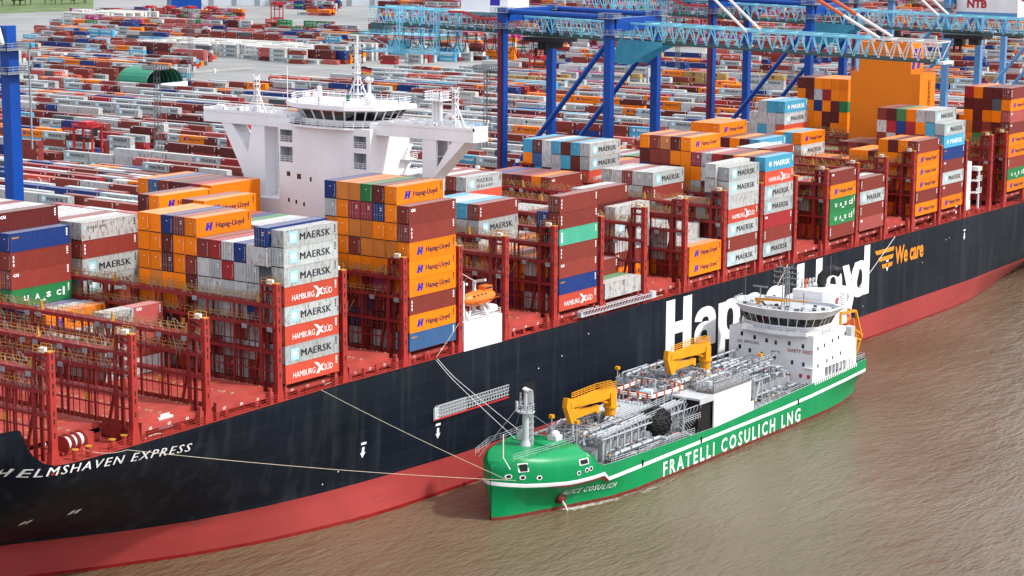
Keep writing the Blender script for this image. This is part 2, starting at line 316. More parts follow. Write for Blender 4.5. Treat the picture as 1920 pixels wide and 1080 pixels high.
# ---------------------------------------------------------------- container ship
def interp(x, T):
    if x <= T[0][0]: return T[0][1]
    for (a, va), (b, vb) in zip(T, T[1:]):
        if x <= b: return va + (vb - va) * (x - a) / (b - a)
    return T[-1][1]
RB = [(166, 30.1), (172, 28), (180, 24.7), (188.7, 21.2), (196, 16.9), (204.8, 11.9), (213.5, 7.9), (225, 4.6), (236, 2.5), (247, 1.2), (259, .3), (270, -.4), (478, -.4), (490, .3), (515, 1.3), (548, 4)]
WL = [(168, 30.1), (175, 27.4), (182, 24.7), (188, 22.4), (195.4, 19.1), (202, 15.3), (208.7, 11.9), (214.2, 9.2), (225, 5.0), (236, 2.4), (243.5, .8), (252, -.1), (270, -.4), (466, -.4), (480, .6), (495, 3.0), (507, 5.2), (524, 8.4), (548, 13)]
DK = [(138, 30.1), (142, 22), (148, 13.5), (156, 6.5), (164, 2.8), (172, .6), (180, -.4), (550, -.4)]
DZ = [(138, 4.2), (174.5, 3.4), (175.0, 3.2), (175.8, 1.0), (176.8, -.5), (178.4, -1.8), (180, -2.4), (183, -2.65), (190, -2.75), (215, -2.45), (237, -2.1), (306, -2.5), (375, -2.9), (426, -3.25), (486, -3.6), (550, -4.0)]
ZR = -19.4
def hull_y(x, z):
    yd, yr, yw = interp(x, DK), interp(x, RB), interp(x, WL); zd = interp(x, DZ)
    if z >= ZR:
        t = min(1, max(0, (zd - z) / (zd - ZR))); return yd + (yr - yd) * t ** 1.7
    return yr + (yw - yr) * min(1.3, (ZR - z) / (ZR - ZW))
ship = empty('container_ship', (360, 30.15, ZW), 'huge black and red container ship with its name along the hull, moored at the quay', 'container ship')
XS = sorted(set([138, 140, 142, 145, 148, 152, 156, 160, 164, 168, 172, 174.5, 175, 175.8, 176.8, 178.4, 180, 181.5, 183] + list(range(186, 300, 4)) + list(range(300, 470, 12)) + list(range(470, 551, 5))))
def zcol(x):
    zd = interp(x, DZ)
    return [zd + (ZR - zd) * i / 9 for i in range(10)] + [ZR - (ZR - ZW - .55) * i / 3 for i in range(1, 4)] + [ZW - 2.5]
mb = MB()
for sgn in (0, 1):
    grid = []
    for x in XS:
        row = []
        for z in zcol(x):
            y = hull_y(x, z); row.append((x, y if not sgn else 60.3 - y, z))
        grid.append(row)
    nz = len(grid[0]); k = len(mb.v)
    mb.v.extend([p for r_ in grid for p in r_])
    for i in range(len(XS) - 1):
        for j in range(nz - 1):
            q = [k + i * nz + j, k + i * nz + j + 1, k + (i + 1) * nz + j + 1, k + (i + 1) * nz + j]
            mb.f.append(q if not sgn else q[::-1]); mb.m.append(0 if j < 9 else 1 if j < 12 else 2)
# transom
e = zcol(550); mb.add([(550, hull_y(550, z), z) for z in e] + [(550, 60.3 - hull_y(550, z), z) for z in e][::-1], [tuple(range(2 * len(e)))], 0)
# hull lettering: heavy grotesque letters built from slabs and rings
def HW(u, v, d=0.0): return (u, hull_y(u, v) - 0.06 - d, v)
def slab(x0, z0, x1, z1, d=0.0, mi=3): mb.add([HW(x0, z0, d), HW(x1, z0, d), HW(x1, z1, d), HW(x0, z1, d)], [(0, 1, 2, 3)], mi)
def para(pts, d=0.0, mi=3): mb.add([HW(u, v, d) for u, v in pts], [tuple(range(len(pts)))], mi)
def ring(cx, cz, rx, rz, ix, iz, a0=0, a1=360, d=0.0, n=28, mi=3):
    vs = []
    for i in range(n + 1):
        a = R(a0 + (a1 - a0) * i / n); p = 0.86   # squarish bowls
        c, s_ = math.cos(a), math.sin(a); c = math.copysign(abs(c) ** p, c); s_ = math.copysign(abs(s_) ** p, s_)
        vs += [HW(cx + rx * c, cz + rz * s_, d), HW(cx + ix * c, cz + iz * s_, d)]
    mb.add(vs, [(2 * i, 2 * i + 2, 2 * i + 3, 2 * i + 1) for i in range(n)], mi)
zb, zc = -14.5, -3.4; xh = 7.9; zx = zb + xh
slab(333.4, zb, 336.6, zc); slab(339.7, zb, 342.9, zc); slab(336.6, -10.2, 339.7, -7.9)
def let_a(x0):
    slab(x0 + 5.6, zb, x0 + 8.4, zx - 2.6, 0.01); ring(x0 + 4.3, zx - 3.0, 4.1, 3.0, 1.35, 1.0, 0, 172); ring(x0 + 3.9, zb + 2.35, 3.7, 2.65, 1.25, 0.95)
def let_p(x0): slab(x0, zb - 3.4, x0 + 2.9, zx - .2, 0.01); ring(x0 + 4.7, zb + 3.95, 4.1, 4.1, 1.35, 2.2)
def let_g(x0): slab(x0 + 5.9, zb - 1.2, x0 + 8.7, zx - .2, 0.01); ring(x0 + 4.2, zb + 3.95, 4.1, 4.1, 1.35, 2.2); ring(x0 + 4.4, zb - 1.0, 4.2, 2.6, 1.6, .8, 185, 360)
let_a(343.9); let_p(353.3); let_a(362.8); let_g(372.0); slab(381.5, -11.4, 385.0, -9.2)
slab(386.2, zb, 389.4, zc); slab(389.4, zb, 393.8, zb + 2.4); slab(394.8, zb, 397.7, zc)
ring(402.9, zb + 3.95, 4.5, 4.1, 1.6, 2.3)
para([(407.4, zx), (410.5, zx), (412.6, zb + 3.2), (411.2, zb)]); para([(416.4, zx), (413.4, zx), (410.6, zb), (408.8, zb - 3.4), (412.0, zb - 3.4)], .012)
para([(407.9, zb - 3.4), (409.6, zb - 3.4), (411.0, zb - 1.2), (408.2, zb - 1.5)], .02)
slab(418.0, zb, 420.8, zc, 0.01); ring(416.0, zb + 3.95, 4.2, 4.1, 1.35, 2.2)
for i in range(3): x0 = 423.4 + i * 1.9; z0 = -5.4 - i * 1.75; para([(x0, z0), (x0 + .9 - .25 * i, z0 - .95), (433.0 - i * .3, z0 - .95), (433.4 - i * .3, z0)], 0, 4)
mb.text('We care', lambda u, v: HW(434.0 + u, -9.7 + v, .02), 4.1, 4, off=0.03, res=3, width=15.3, space=1.0)
nm = 'WILHELMSHAVEN EXPRESS'; mb.text(nm, lambda u, v: HW(167.9 + u, -5.9 + (37.8 - u) * .083 + v, .06), 1.3, 3, off=0.05, res=2, width=37.8, space=1.25, shear=.18)
# draught marks, tug arrows, bow emblems
for x, z in ((262.5, -14.8), (244.2, -14.3), (430, -9.9), (473, -8.0)):
    para([(x - .28, z + .9), (x + .28, z + .9), (x + .28, z), (x + .6, z), (x, z - .9), (x - .6, z), (x - .28, z)]); slab(x - .6, z + 1.3, x + .6, z + 1.7)
for x in (182.5, 190.0):
    for k in (0, .9): slab(x + k, -13.0, x + k + .6, -12.2)
for x, z in ((239, -16.5), (236, -18), (418, -17.2), (449, -11.4), (462, -7.6), (464, -7.4), (298, -8), (306.5, -5.4), (290.8, -9.0)): slab(x, z, x + .22, z + .22)
# pilot door and stowed-ladder recess
para([(285.7, -14.6), (289.9, -14.4), (289.9, -11.0), (289.6, -10.7), (286.3, -10.9), (285.7, -11.4)], .02, 5)
hull = mb.build('hull', [M['hull_black'], M['hull_red'], M['hull_wet'], M['letter'], M['orangetext'], M['dark']], ship)
hull.data.polygons.foreach_set('use_smooth', [m_ < 3 for m_ in mb.m])
mb = MB()
for a, b in zip(XS, XS[1:]):
    if a < 174.4: z0 = z1 = 2.0
    else: z0 = interp(max(a, 190), DZ) - .06; z1 = interp(max(b, 190), DZ) - .06
    ya, yb = hull_y(a, z0) + .3, hull_y(b, z1) + .3
    mb.add([(a, ya, z0), (b, yb, z1), (b, 60.3 - yb, z1), (a, 60.3 - ya, z0)], [(0, 1, 2, 3)])
mb.box(174.2, 7.5, -3, 174.5, 52.8, 2.0)
mb.box(176.5, 8.5, -2.8, 177.0, 52, 2.4)
mb.build('main_deck', M['deck_red'], ship)

STARTS = {-4: 166.9, -3: 181.6, -2: 196.35, -1: 211.1, 0: 225.77, 1: 240.6, 2: 255.41, 4: 283, 5: 297.73, 6: 312.6, 7: 327.5, 8: 342.4, 9: 357.15, 10: 371.92, 11: 386.6, 12: 401.34, 13: 415.87, 14: 430.45, 15: 445.06, 16: 459.73, 19: 499.6, 20: 514.3}
PITCH = 2.512
# hatch covers with their coamings, one set for each bay
def hatch(n, x):
    h = MB(); y0 = 2.3 if n > -3 else 6; y1 = 60.3 - y0
    h.box(x - .5, y0, -2.6, x + 12.7, y1, -.95); h.box(x - .35, y0 - 1.3 if n > -3 else y0, -1.6, x + 12.5, y1 + 1.3, -.9)
    for j in range(4):
        a = y0 + (y1 - y0) * j / 4; b = y0 + (y1 - y0) * (j + 1) / 4
        h.box(x - .25, a + .06, -.93, x + 12.45, b - .06, -.1)
    for r_ in range(24):
        for xx in (x + .1, x + 5.9, x + 6.3, x + 12.1):
            if y0 < r_ * PITCH + 1.2 < y1: h.box(xx - .16, r_ * PITCH + .3, -.1, xx + .16, r_ * PITCH + .5, 0.03, 1); h.box(xx - .16, r_ * PITCH + 2.0, -.1, xx + .16, r_ * PITCH + 2.2, 0.03, 1)
    for r_ in (4, 11, 18): h.box(x + 2, r_ * PITCH - .08, -.09, x + 11, r_ * PITCH + .08, -.085, 2)
    for k in range(3):
        h.text('%02d' % (max(1, 2 * (n + 4) + k * 2 + 1)), lambda u, v, q=x + 2.2 + k * 3.6: (q + u, (y0 - 1.31 if n > -3 else y0 - .01), -1.55 + v), .45, 3, off=.02, res=1)
    # pedestals that carry the outermost stacks
    if n > -3:
        for yy in (.5, 59.6):
            for xx in (x + .35, x + 11.8): h.box(xx - .35, yy - .3, -3.6, xx + .35, yy + .5, -.62)
            for xx in (x + .35, x + 11.8): h.box(xx - .2, yy - .2, -.62, xx + .2, yy + .4, -.02)
    return h.build('hatch_cover', [M['hatch'], M['rod'], M['yellow'], M['letter']], ship)
for n, x in STARTS.items(): hatch(n, x)

# lashing bridges: one built, the others share its meshes
def lash_meshes(k):
    a = MB(); ztop = 15.35 * k; zw = [12.3 * k, 9.2 * k, 5.2 * k]; Y1 = 60.3
    ps = [0.0]
    for i in range(1, 12): ps.append(3.1 + (Y1 - 6.2) * (i - 1) / 10)
    ps.append(Y1)
    for i, y in enumerate(ps[1:-1]):
        thick = i % 3 == 0; w = .62 if thick else .34
        for xx in (-.62, .62): a.bar((xx, y, -2.6), (xx, y, zw[0]), .28 if thick else .2, w)
        if thick:
            for s_ in (-1, 1):
                if 1 < y + s_ * 3.4 < Y1 - 1:
                    a.bar((.3, y + s_ * .4, zw[1] - .4), (.3, y + s_ * 2.6, -1.0), .34); a.bar((-.3, y + s_ * .3, zw[1]), (-.3, y + s_ * 1.1, zw[0] - .2), .3)
    for z, d in zip(zw, (.55, .5, .35)):
        for xx in (-.72, .72): a.box(xx - .11, .4, z - d, xx + .11, Y1 - .4, z)
        a.box(-.72, .4, z - .08, .72, Y1 - .4, z - .02)
    n = 48
    for i in range(n + 1):
        y = .6 + (Y1 - 1.2) * i / n
        if i % 2: a.box(-.66, y - .05, zw[1], -.58, y + .05, zw[0] - .5)
        for xx in (-.6, .6): a.bar((xx, y, -1), (xx, y, zw[1] - .4), .07)
    for z in (-.4, 2.2): a.box(-.75, .6, z, -.6, Y1 - .6, z + .18)
    for ye in (2.9, Y1 - 2.9):
        for xx in (-.55, .55): a.bar((xx, ye, zw[0]), (xx, ye, ztop - .2), .4)
        y2 = .7 if ye < 30 else Y1 - .7
        a.box(-.72, min(ye, y2), ztop - .45, .72, max(ye, y2), ztop - .15); a.box(-.62, min(ye, y2), (ztop + zw[0]) / 2, .62, max(ye, y2), (ztop + zw[0]) / 2 + .25)
    es = []
    for y0 in (.05, Y1 - .9):
        e_ = MB(); es.append(e_)
        e_.box(-.5, y0, -.6, .5, y0 + .85, ztop); e_.box(-.5, y0, ztop, .5, y0 + .85, ztop + .12, 1)
        e_.add([(-.55, y0 - .04, -.6), (.55, y0 - .04, -.6), (.55, y0 + .9, -.6), (-.55, y0 + .9, -.6), (-.95, y0 - .1, -3.7), (.95, y0 - .1, -3.7), (.95, y0 + 1, -3.7), (-.95, y0 + 1, -3.7)], [(0, 1, 5, 4), (1, 2, 6, 5), (2, 3, 7, 6), (3, 0, 4, 7), (0, 3, 2, 1)])
        e_.box(-.58, y0 - .03, 6.8 * k, .58, y0 + .9, 6.95 * k)
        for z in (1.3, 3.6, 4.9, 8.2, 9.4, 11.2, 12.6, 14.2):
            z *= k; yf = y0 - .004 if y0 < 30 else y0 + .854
            e_.add([(-.13, yf, z), (.13, yf, z), (.13, yf, z + .75), (-.13, yf, z + .75)], [(0, 1, 2, 3) if y0 < 30 else (3, 2, 1, 0)], 2)  # slots are flat dark patches, the shade of the holes painted on
        e_.box(-.5, y0 + 1.0, ztop - .1, .1, y0 + 1.9, ztop + .55, 3)
    g = MB()
    for z in zw[:2]:
        for xx in (-.72, .72): g.rail([(xx, 3, z), (xx, Y1 - 3, z)], 1.05, 2.5, .024, 0, 2)
    for xx in (-.7, .7): g.rail([(xx, .8, ztop - .15), (xx, 2.9, ztop - .15)], 1.0, 1.0, .035, 0, 2)
    rr = random.Random(3 if k == 1 else 4); l = MB()
    for z in zw[:2]:
        for i in range(24):
            y = (i + .5) * PITCH
            for s_ in (-1, 1):
                for q in range(4):
                    yy = y + rr.uniform(-1.2, 1.2); x0 = s_ * rr.uniform(.45, .85)
                    l.bar((x0, yy, z + rr.uniform(-.9, .5)), (x0 + s_ * rr.uniform(-.1, .35), yy + rr.uniform(-1.5, 1.5), z + rr.uniform(.5, 1.7)), .045, mi=0 if rr.random() < .4 else 2)
            if i % 6 == 1 and z == zw[0]: l.bar((-.2, y, z), (-.2, y, z + 1.5), .55, mi=1, w2=.1)
            if rr.random() < .35: l.box(-.86, y - .5, z - 1.0, -.8, y + .5, z - .3, 2)
            if rr.random() < .14: l.box(-.9, y - .35, z - 5.0, -.75, y + .25, z - 4.0, 1)
    return a, es, g, l
LB = {}
for k in (1.0, .82):
    a, es, g, l = lash_meshes(k); p0 = []
    for mbx, nm_, mats in ((a, 'lashing_bridge', M['bridge_red_shaded']), (es[0], 'end_post', [M['red_sunlit'], M['yellow'], M['dark'], M['white']]), (es[1], 'end_post', [M['red_sunlit'], M['yellow'], M['dark'], M['white']]), (g, 'railing', M['yellow']), (l, 'lashing_rods', [M['rod'], M['yellow'], M['galv']])):
        o = mbx.build(nm_, mats); p0.append(o.data); bpy.data.objects.remove(o)
    LB[k] = p0
def lash(x, k=1.0):
    d = LB[k]; o = bpy.data.objects.new('lashing_bridge', d[0]); COL.objects.link(o); o.location = (x, 0, 0); place(o, ship)
    for nm_, me in zip(('end_post', 'end_post', 'railing', 'lashing_rods'), d[1:]):
        c = bpy.data.objects.new(nm_, me); COL.objects.link(c); c.parent = o
        if nm_ == 'lashing_rods': tag(c, kind='stuff')
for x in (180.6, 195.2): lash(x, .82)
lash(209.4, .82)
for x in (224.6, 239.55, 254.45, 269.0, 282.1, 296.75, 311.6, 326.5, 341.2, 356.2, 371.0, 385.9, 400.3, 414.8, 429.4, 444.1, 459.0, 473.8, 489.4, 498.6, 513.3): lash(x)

# rail, bitts and boxes along the deck edge
mb = MB(); pts = [(x, .05 if x < 300 else -.05, interp(x, DZ)) for x in [183.5] + list(range(190, 540, 10))]
for lo_, hi_ in ((0, 268.5), (281, 999)):
    mb = MB()
    for p, q in zip(pts, pts[1:]):
        if lo_ <= p[0] <= hi_: mb.rail([p, q], 1.1, 1.6, .03, 0, 3)
    mb.build('deck_railing', M['red_sunlit'], ship)
rr = random.Random(5)
for x in np.arange(192, 500, 3.1):
    z = interp(x, DZ); mb = MB(); kind_ = 'deck_box'
    if 269 < x < 281: continue
    t = rr.random()
    if t < .35: mb.box(x, .7, z, x + rr.uniform(.5, 1.6), 1.5, z + rr.uniform(.5, 1.3), 0)
    elif t < .55: kind_ = 'mooring_bitts'; mb.box(x - .4, .7, z, x + 1.3, 1.3, z + .12, 0); mb.bar((x, 1.0, z), (x, 1.0, z + 1.0), .45, mi=0); mb.bar((x + .9, 1.0, z), (x + .9, 1.0, z + 1.0), .45, mi=0)
    elif t < .66: kind_ = 'bollard'; mb.bar((x, .9, z), (x, .9, z + .8), .5, mi=1)
    elif t < .74: kind_ = 'fire_cabinet'; mb.box(x, .6, z, x + .7, 1.1, z + .7, 2)
    elif t < .85: kind_ = 'rope_coil'; mb.tube([(x, .8, z + .3), (x + 1.5, .9, z + .35), (x + 2.6, .8, z + .2)], .1, 5, 3)
    if mb.v: mb.build(kind_, [M['deck_red'], M['red_sunlit'], M['redline'], M['brown_rope']], ship)
# forward mooring deck: winches, bollards, canvas-covered gear
for x, y in ((187.0, 4.4), (184.4, 9.5)):
    w = MB(); w.tube([(x - 1.6, y, -1.5), (x + 2.6, y + .6, -1.5)], .95, 14, 0)
    for t in (-1.6, -.3, .9, 2.3): w.tube([(x + t, y + t * .14, -1.5), (x + t + .15, y + t * .14 + .02, -1.5)], 1.35, 16, 1)
    w.box(x + 2.6, y - .3, -2.7, x + 4.2, y + 1.4, -.7, 1); w.box(x - 2, y - .8, -2.7, x + 2.6, y + 1.2, -2.3, 1)
    w.build('mooring_winch', [M['letter'], M['deck_red']], ship)
for x, y in ((184.8, .9), (187.2, .9), (191.6, 1.0), (194.2, 1.4)):
    b_ = MB(); b_.tube([(x, y, -2.75), (x, y, -1.5)], .38, 10, 0); b_.tube([(x, y, -1.5), (x, y, -1.35)], .5, 10, 1); b_.build('bollard', [M['deck_red'], M['yellow']], ship)
b_ = MB(); b_.box(201.5, 2.0, -2.3, 204.3, 3.4, -.6); b_.box(202, 2.2, -.6, 203.8, 3.2, -.2); b_.build('covered_gear', M['cover'], ship)

# white boat-deck house and davit on the ship's side
mb = MB(); mb.box(269.6, -.2, -2.5, 280.3, 5.2, 2.5); mb.box(280.3, .6, -.2, 280.9, 5, 2.4)
mb.build('boat_deck_house', M['white'], ship)
mb = MB()
for x in (272.0, 277.2):
    mb.bar((x, .6, 2.5), (x, 3.4, 6.6), .5); mb.bar((x, 3.4, 2.5), (x, 3.4, 8.0), .45); mb.bar((x, 3.4, 8.0), (x, 1.0, 8.5), .4); mb.bar((x, .4, 2.5), (x + 1.5, 1.4, 5.0), .22)
mb.rail([(269.8, 0, 2.5), (280.1, 0, 2.5)], 1.05, 1.2, .03); mb.box(278.3, 1.2, 2.5, 280.0, 3.0, 4.0); mb.tube([(277.8, 1, 3.4), (280, 1, 3.4)], .6, 10)
mb.bar((270.6, .7, 2.5), (270.6, .7, 9.2), .3); mb.bar((275, 1.2, 8.4), (270, 3, 11.5), .09)
mb.build('boat_davit', M['white'], ship)
# stowed ladder in its hull recess, gangway along the rail
mb = MB(); y = -.42
def GZ(x, z): return (x, y, z + (x - 261) * .004)
mb.add([(261.0, y + .02, -12.5), (282.1, y + .02, -12.5), (282.1, y + .02, -10.0), (261.6, y + .02, -10.0), (261.0, y + .02, -10.4)], [(0, 1, 2, 3, 4)], 1)
mb.box(261.2, y - .10, -12.4, 262.4, y, -10.3); mb.box(261.2, y - .12, -12.45, 282, y, -12.2, 2)
for z in (-11.9, -11.3, -10.8, -10.2): mb.box(262, y - .1, z, 282, y - .02, z + .1)
for i in range(26): mb.bar((262.4 + i * .76, y - .06, -12.1), (263.0 + i * .76, y - .06, -10.15), .08); mb.bar((262.4 + i * .76, y - .06, -12.1), (262.4 + i * .76, y - .06, -10.15), .07)
mb.build('stowed_pilot_ladder', [M['lgrey'], M['galv'], M['redline']], ship)
mb = MB()
for z in (-1.9, -1.0): mb.box(304.3, -.65, z, 329.2, -.5, z + .14); mb.box(304.3, .2, z, 329.2, .35, z + .14)
mb.box(304.3, -.6, -1.98, 329.2, .3, -1.9)
for i in range(24): mb.bar((304.5 + i * 1.03, -.57, -1.85), (305.5 + i * 1.03, -.57, -1.0), .09)
mb.box(327.9, -.66, -1.95, 329.3, .36, -.7); mb.box(303.9, -.66, -1.95, 304.5, .36, -1.0)
mb.build('gangway', M['lgrey'], ship)

# ---- navigation bridge tower
mb = MB(); X0 = 270.9
ops = [(38.0, 40.85, 29.75, 31.85), (38.0, 40.85, 26.25, 28.9), (21.45, 24.2, 29.7, 31.75), (21.45, 24.2, 26.15, 28.85)]
ys = sorted(set([20.6, 41.2] + [v for o_ in ops for v in o_[:2]])); zs = sorted(set([-2, 33.0] + [v for o_ in ops for v in o_[2:]]))
for a, b in zip(ys, ys[1:]):
    for c, d in zip(zs, zs[1:]):
        if not any(o_[0] <= (a + b) / 2 <= o_[1] and o_[2] <= (c + d) / 2 <= o_[3] for o_ in ops): mb.add([(X0, a, c), (X0, b, c), (X0, b, d), (X0, a, d)], [(3, 2, 1, 0)])
for a, b, c, d in ops:
    x1 = X0 + 2.4
    mb.add([(X0, a, c), (X0, b, c), (X0, b, d), (X0, a, d), (x1, a, c), (x1, b, c), (x1, b, d), (x1, a, d)], [(7, 6, 5, 4), (0, 4, 5, 1), (1, 5, 6, 2), (2, 6, 7, 3), (3, 7, 4, 0)], 1)
mb.add([(X0, 20.6, -2), (281.6, 20.6, -2), (281.6, 20.6, 33), (X0, 20.6, 33), (X0, 41.2, -2), (281.6, 41.2, -2), (281.6, 41.2, 33), (X0, 41.2, 33)], [(0, 1, 2, 3), (6, 5, 4, 7), (1, 5, 6, 2), (3, 2, 6, 7)])
mb.box(X0 + .3, 41.2, -2, 280, 47.0, 19.5); mb.box(X0 + .3, 14.5, -2, 280, 20.6, 12.0)
mb.build('bridge_tower', [M['tower_white'], M['lgrey']], ship)
tower = bpy.data.objects['bridge_tower']
for a, b, c, d in ops:
    w = MB(); w.rail([(X0 + .1, a, c), (X0 + .1, b, c)], 1.0, .9, .035, 0, 3); w.build('balcony_rail', M['tower_white'], tower)
for y, z, w_, h_ in ((39.0, 24.2, .8, .8), (36.6, 23.9, .9, .9), (33.9, 23.6, .4, .8), (29.3, 23.2, .4, .8), (39.0, 19.6, .4, .7), (37.3, 19.4, .4, .7), (35.5, 19.1, .4, .7), (44.4, 15.4, .4, .8), (39, 14.6, .4, .8), (34.9, 14, .4, .8), (26, 22.5, .4, .8)):
    xw = X0 - .02 if y < 41.2 else X0 + .28
    w = MB(); w.box(xw, y - w_ / 2, z - h_ / 2, xw + .03, y + w_ / 2, z + h_ / 2); w.build('window', M['glass'], tower)
# wheelhouse with its raked windows
mb = MB(); zf, zt = 33.0, 36.4
base = [(273.6, 38.9), (271.3, 35.6), (270.9, 31), (271.2, 26.4), (274.4, 22.2), (277.8, 21.4), (281.0, 21.4), (281.0, 40.2), (276.5, 40.2)]
def outs(p, k): c = Vector((277.5, 30.9)); d = Vector(p) - c; return (c.x + d.x * k, c.y + d.y * k)
panes = []; lv = [(zf, .93), (34.1, .95), (35.7, 1.06), (36.0, 1.07)]
n = len(base)
for (za, ka), (zc_, kc) in zip(lv, lv[1:]):
    A = [outs(p, ka) + (za,) for p in base]; B = [outs(p, kc) + (zc_,) for p in base]; glass = za == 34.1
    for i in range(n):
        j = (i + 1) % n; m_ = 3 if i in (5, 6, 7) else 3
        if not glass: mb.add([A[i], A[j], B[j], B[i]], [(3, 2, 1, 0)]); continue
        L_ = (Vector(A[i]) - Vector(A[j])).length; k_ = max(1, round(L_ / 1.9))
        for q in range(k_):
            P = lambda X_, t: tuple(Vector(X_[i]).lerp(Vector(X_[j]), t)); t0 = (q + .08) / k_; t1 = (q + .92) / k_
            panes.append([P(A, t0), P(A, t1), P(B, t1), P(B, t0)])
            mb.add([P(A, q / k_), P(A, t0), P(B, t0), P(B, q / k_)], [(3, 2, 1, 0)]); mb.add([P(A, t1), P(A, (q + 1) / k_), P(B, (q + 1) / k_), P(B, t1)], [(3, 2, 1, 0)])
# roof slab with a rim
ro = [outs(p, 1.24) for p in base]; mb.prism(ro, lambda u, v, z: (u, v, z), 36.0, 36.75); mb.prism([outs(p, 1.1) for p in base], lambda u, v, z: (u, v, z), 36.75, 36.95)
mb.prism([outs(p, 1.22) for p in base], lambda u, v, z: (u, v, z), 32.7, 33.0)
wheel = mb.build('wheelhouse', [M['tower_white'], M['glass']], ship)
for q in panes: w = MB(); w.add(q, [(3, 2, 1, 0)]); w.build('window', M['glass'], wheel)
w = MB(); w.rail([outs(p, 1.2) + (33.0,) for p in base] + [outs(base[0], 1.2) + (33.0,)], 1.05, 1.3, .035); w.rail([outs(p, 1.15) + (36.75,) for p in base] + [outs(base[0], 1.15) + (36.75,)], 1.2, 1.3, .035); w.build('railing', M['tower_white'], wheel)
# bridge wings on their box struts
XW = 272.3
for s_ in (0, 1):
    Yf = (lambda y: y) if not s_ else (lambda y: 60.3 - y)
    w = MB(); w.box(XW, Yf(-.1), 32.0, 276.3, Yf(21.8), 33.9); w.box(XW - .1, Yf(-.2), 33.9, XW + .15, Yf(20), 34.4); w.box(276.2, Yf(-.2), 33.9, 276.4, Yf(20), 34.4); w.box(XW - .1, Yf(-.2), 33.9, 276.4, Yf(0), 34.5)
    wing = w.build('bridge_wing', M['tower_white'], ship)
    w = MB(); fn = lambda u, v, q: (q, Yf(u), v)
    a0, a1, jx, jz, bo, bz, l0, l1 = (1.7, 4.3, 7.7, 27.2, 8.7, 25.2, 7.7, 10.6) if not s_ else (4.2, 6.6, 10.4, 27.0, 9.2, 23.2, 11.4, 14.4)
    dg_ = [(a0, 32.0), (bo, bz), (bo + .9, 2.5), (l1 + .2, 2.5), (l1, 32.0), (l0, 32.0), (jx, jz), (a1, 32.0)]
    for x0, x1 in ((XW + .1, XW + .6), (275.5, 276.0)): w.prism(dg_ if s_ else dg_[::-1], fn, x0, x1)
    w.add([(XW + .4, Yf(a0 + .1), 31.95), (275.8, Yf(a0 + .1), 31.95), (275.8, Yf(bo + .1), bz), (XW + .4, Yf(bo + .1), bz)], [(0, 1, 2, 3)]); w.add([(XW + .4, Yf(bo + .1), bz), (275.8, Yf(bo + .1), bz), (275.8, Yf(bo + 1), 2.5), (XW + .4, Yf(bo + 1), 2.5)], [(0, 1, 2, 3)])
    w.add([(XW + .4, Yf(a1 - .1), 31.95), (275.8, Yf(a1 - .1), 31.95), (275.8, Yf(jx - .1), jz), (XW + .4, Yf(jx - .1), jz)], [(0, 1, 2, 3)])
    for z in (22, 26, 29): w.box(XW + .6, Yf(l1 - .2), z, 275.5, Yf(l0 + .3), z + .15)
    w.box(XW + .6, Yf(l1 - .1), 2.5, 275.5, Yf(l1 - .3), 31.9)
    w.build('wing_strut', M['tower_white'], wing)
    w = MB(); w.rail([(276.2, Yf(-.1), 33.9), (276.2, Yf(19), 33.9)], 1.1, 1.4, .035); w.rail([(XW + .1, Yf(0), 33.9), (XW + .1, Yf(19), 33.9)], 1.1, 1.4, .035)
    for q in range(14): yy = rnd.uniform(1, 18); w.box(273, Yf(yy), 33.9, 273 + rnd.uniform(.4, 1.2), Yf(yy + rnd.uniform(.3, .9)), 33.9 + rnd.uniform(.4, 1.3))
    w.build('railing', M['tower_white'], wing)
    # lattice signal mast on the wing
    w = MB(); ym = Yf(4.4 if not s_ else 12.0); xm = 273.3; ht = 40.5
    for dx, dy in ((-.45, -.45), (.45, -.45), (.45, .45), (-.45, .45)): w.bar((xm + dx, ym + dy, 33.9), (xm + dx * .7, ym + dy * .7, ht), .13)
    for q in range(7):
        z = 34.3 + q * .95; w.bar((xm - .45, ym - .45, z), (xm + .45, ym - .45, z + .9), .08); w.bar((xm - .45, ym - .45, z), (xm - .45, ym + .45, z + .9), .08); w.box(xm - .5, ym - .5, z, xm + .5, ym + .5, z + .06)
    for s2 in (-1, 1): w.bar((xm, ym + s2 * 2.3, 33.9), (xm, ym, 38.5), .16)
    w.bar((xm, ym - 1.9, 40.3), (xm, ym + 1.9, 40.3), .07); w.build('signal_mast', M['tower_white'], wing)
# funnel-like vent post and curved pipe on the near wing
w = MB()
for dx in (-.7, 0, .7): w.tube([(274, 8.7 + dx, 33.9), (274, 8.7 + dx, 39.6)], .34, 8)
w.prism([(273.2 - .8, 6.9), (274.8 + .8, 6.9), (274.8 + .8, 10.5), (273.2 - .8, 10.5)], lambda u, v, z: (u, v, z), 38.4, 38.6); w.rail([(272.5, 7, 38.6), (275.5, 7, 38.6), (275.5, 10.4, 38.6), (272.5, 10.4, 38.6), (272.5, 7, 38.6)], 1.3, .6, .04)
w.tube([(274, 7.0, 34)] + [(274, 6.0 + 1.1 * math.cos(a), 35 + 1.1 * math.sin(a)) for a in np.linspace(0, math.pi, 8)] + [(274, 4.9, 34)], .3, 8)
w.build('exhaust_post', M['tower_white'], ship)
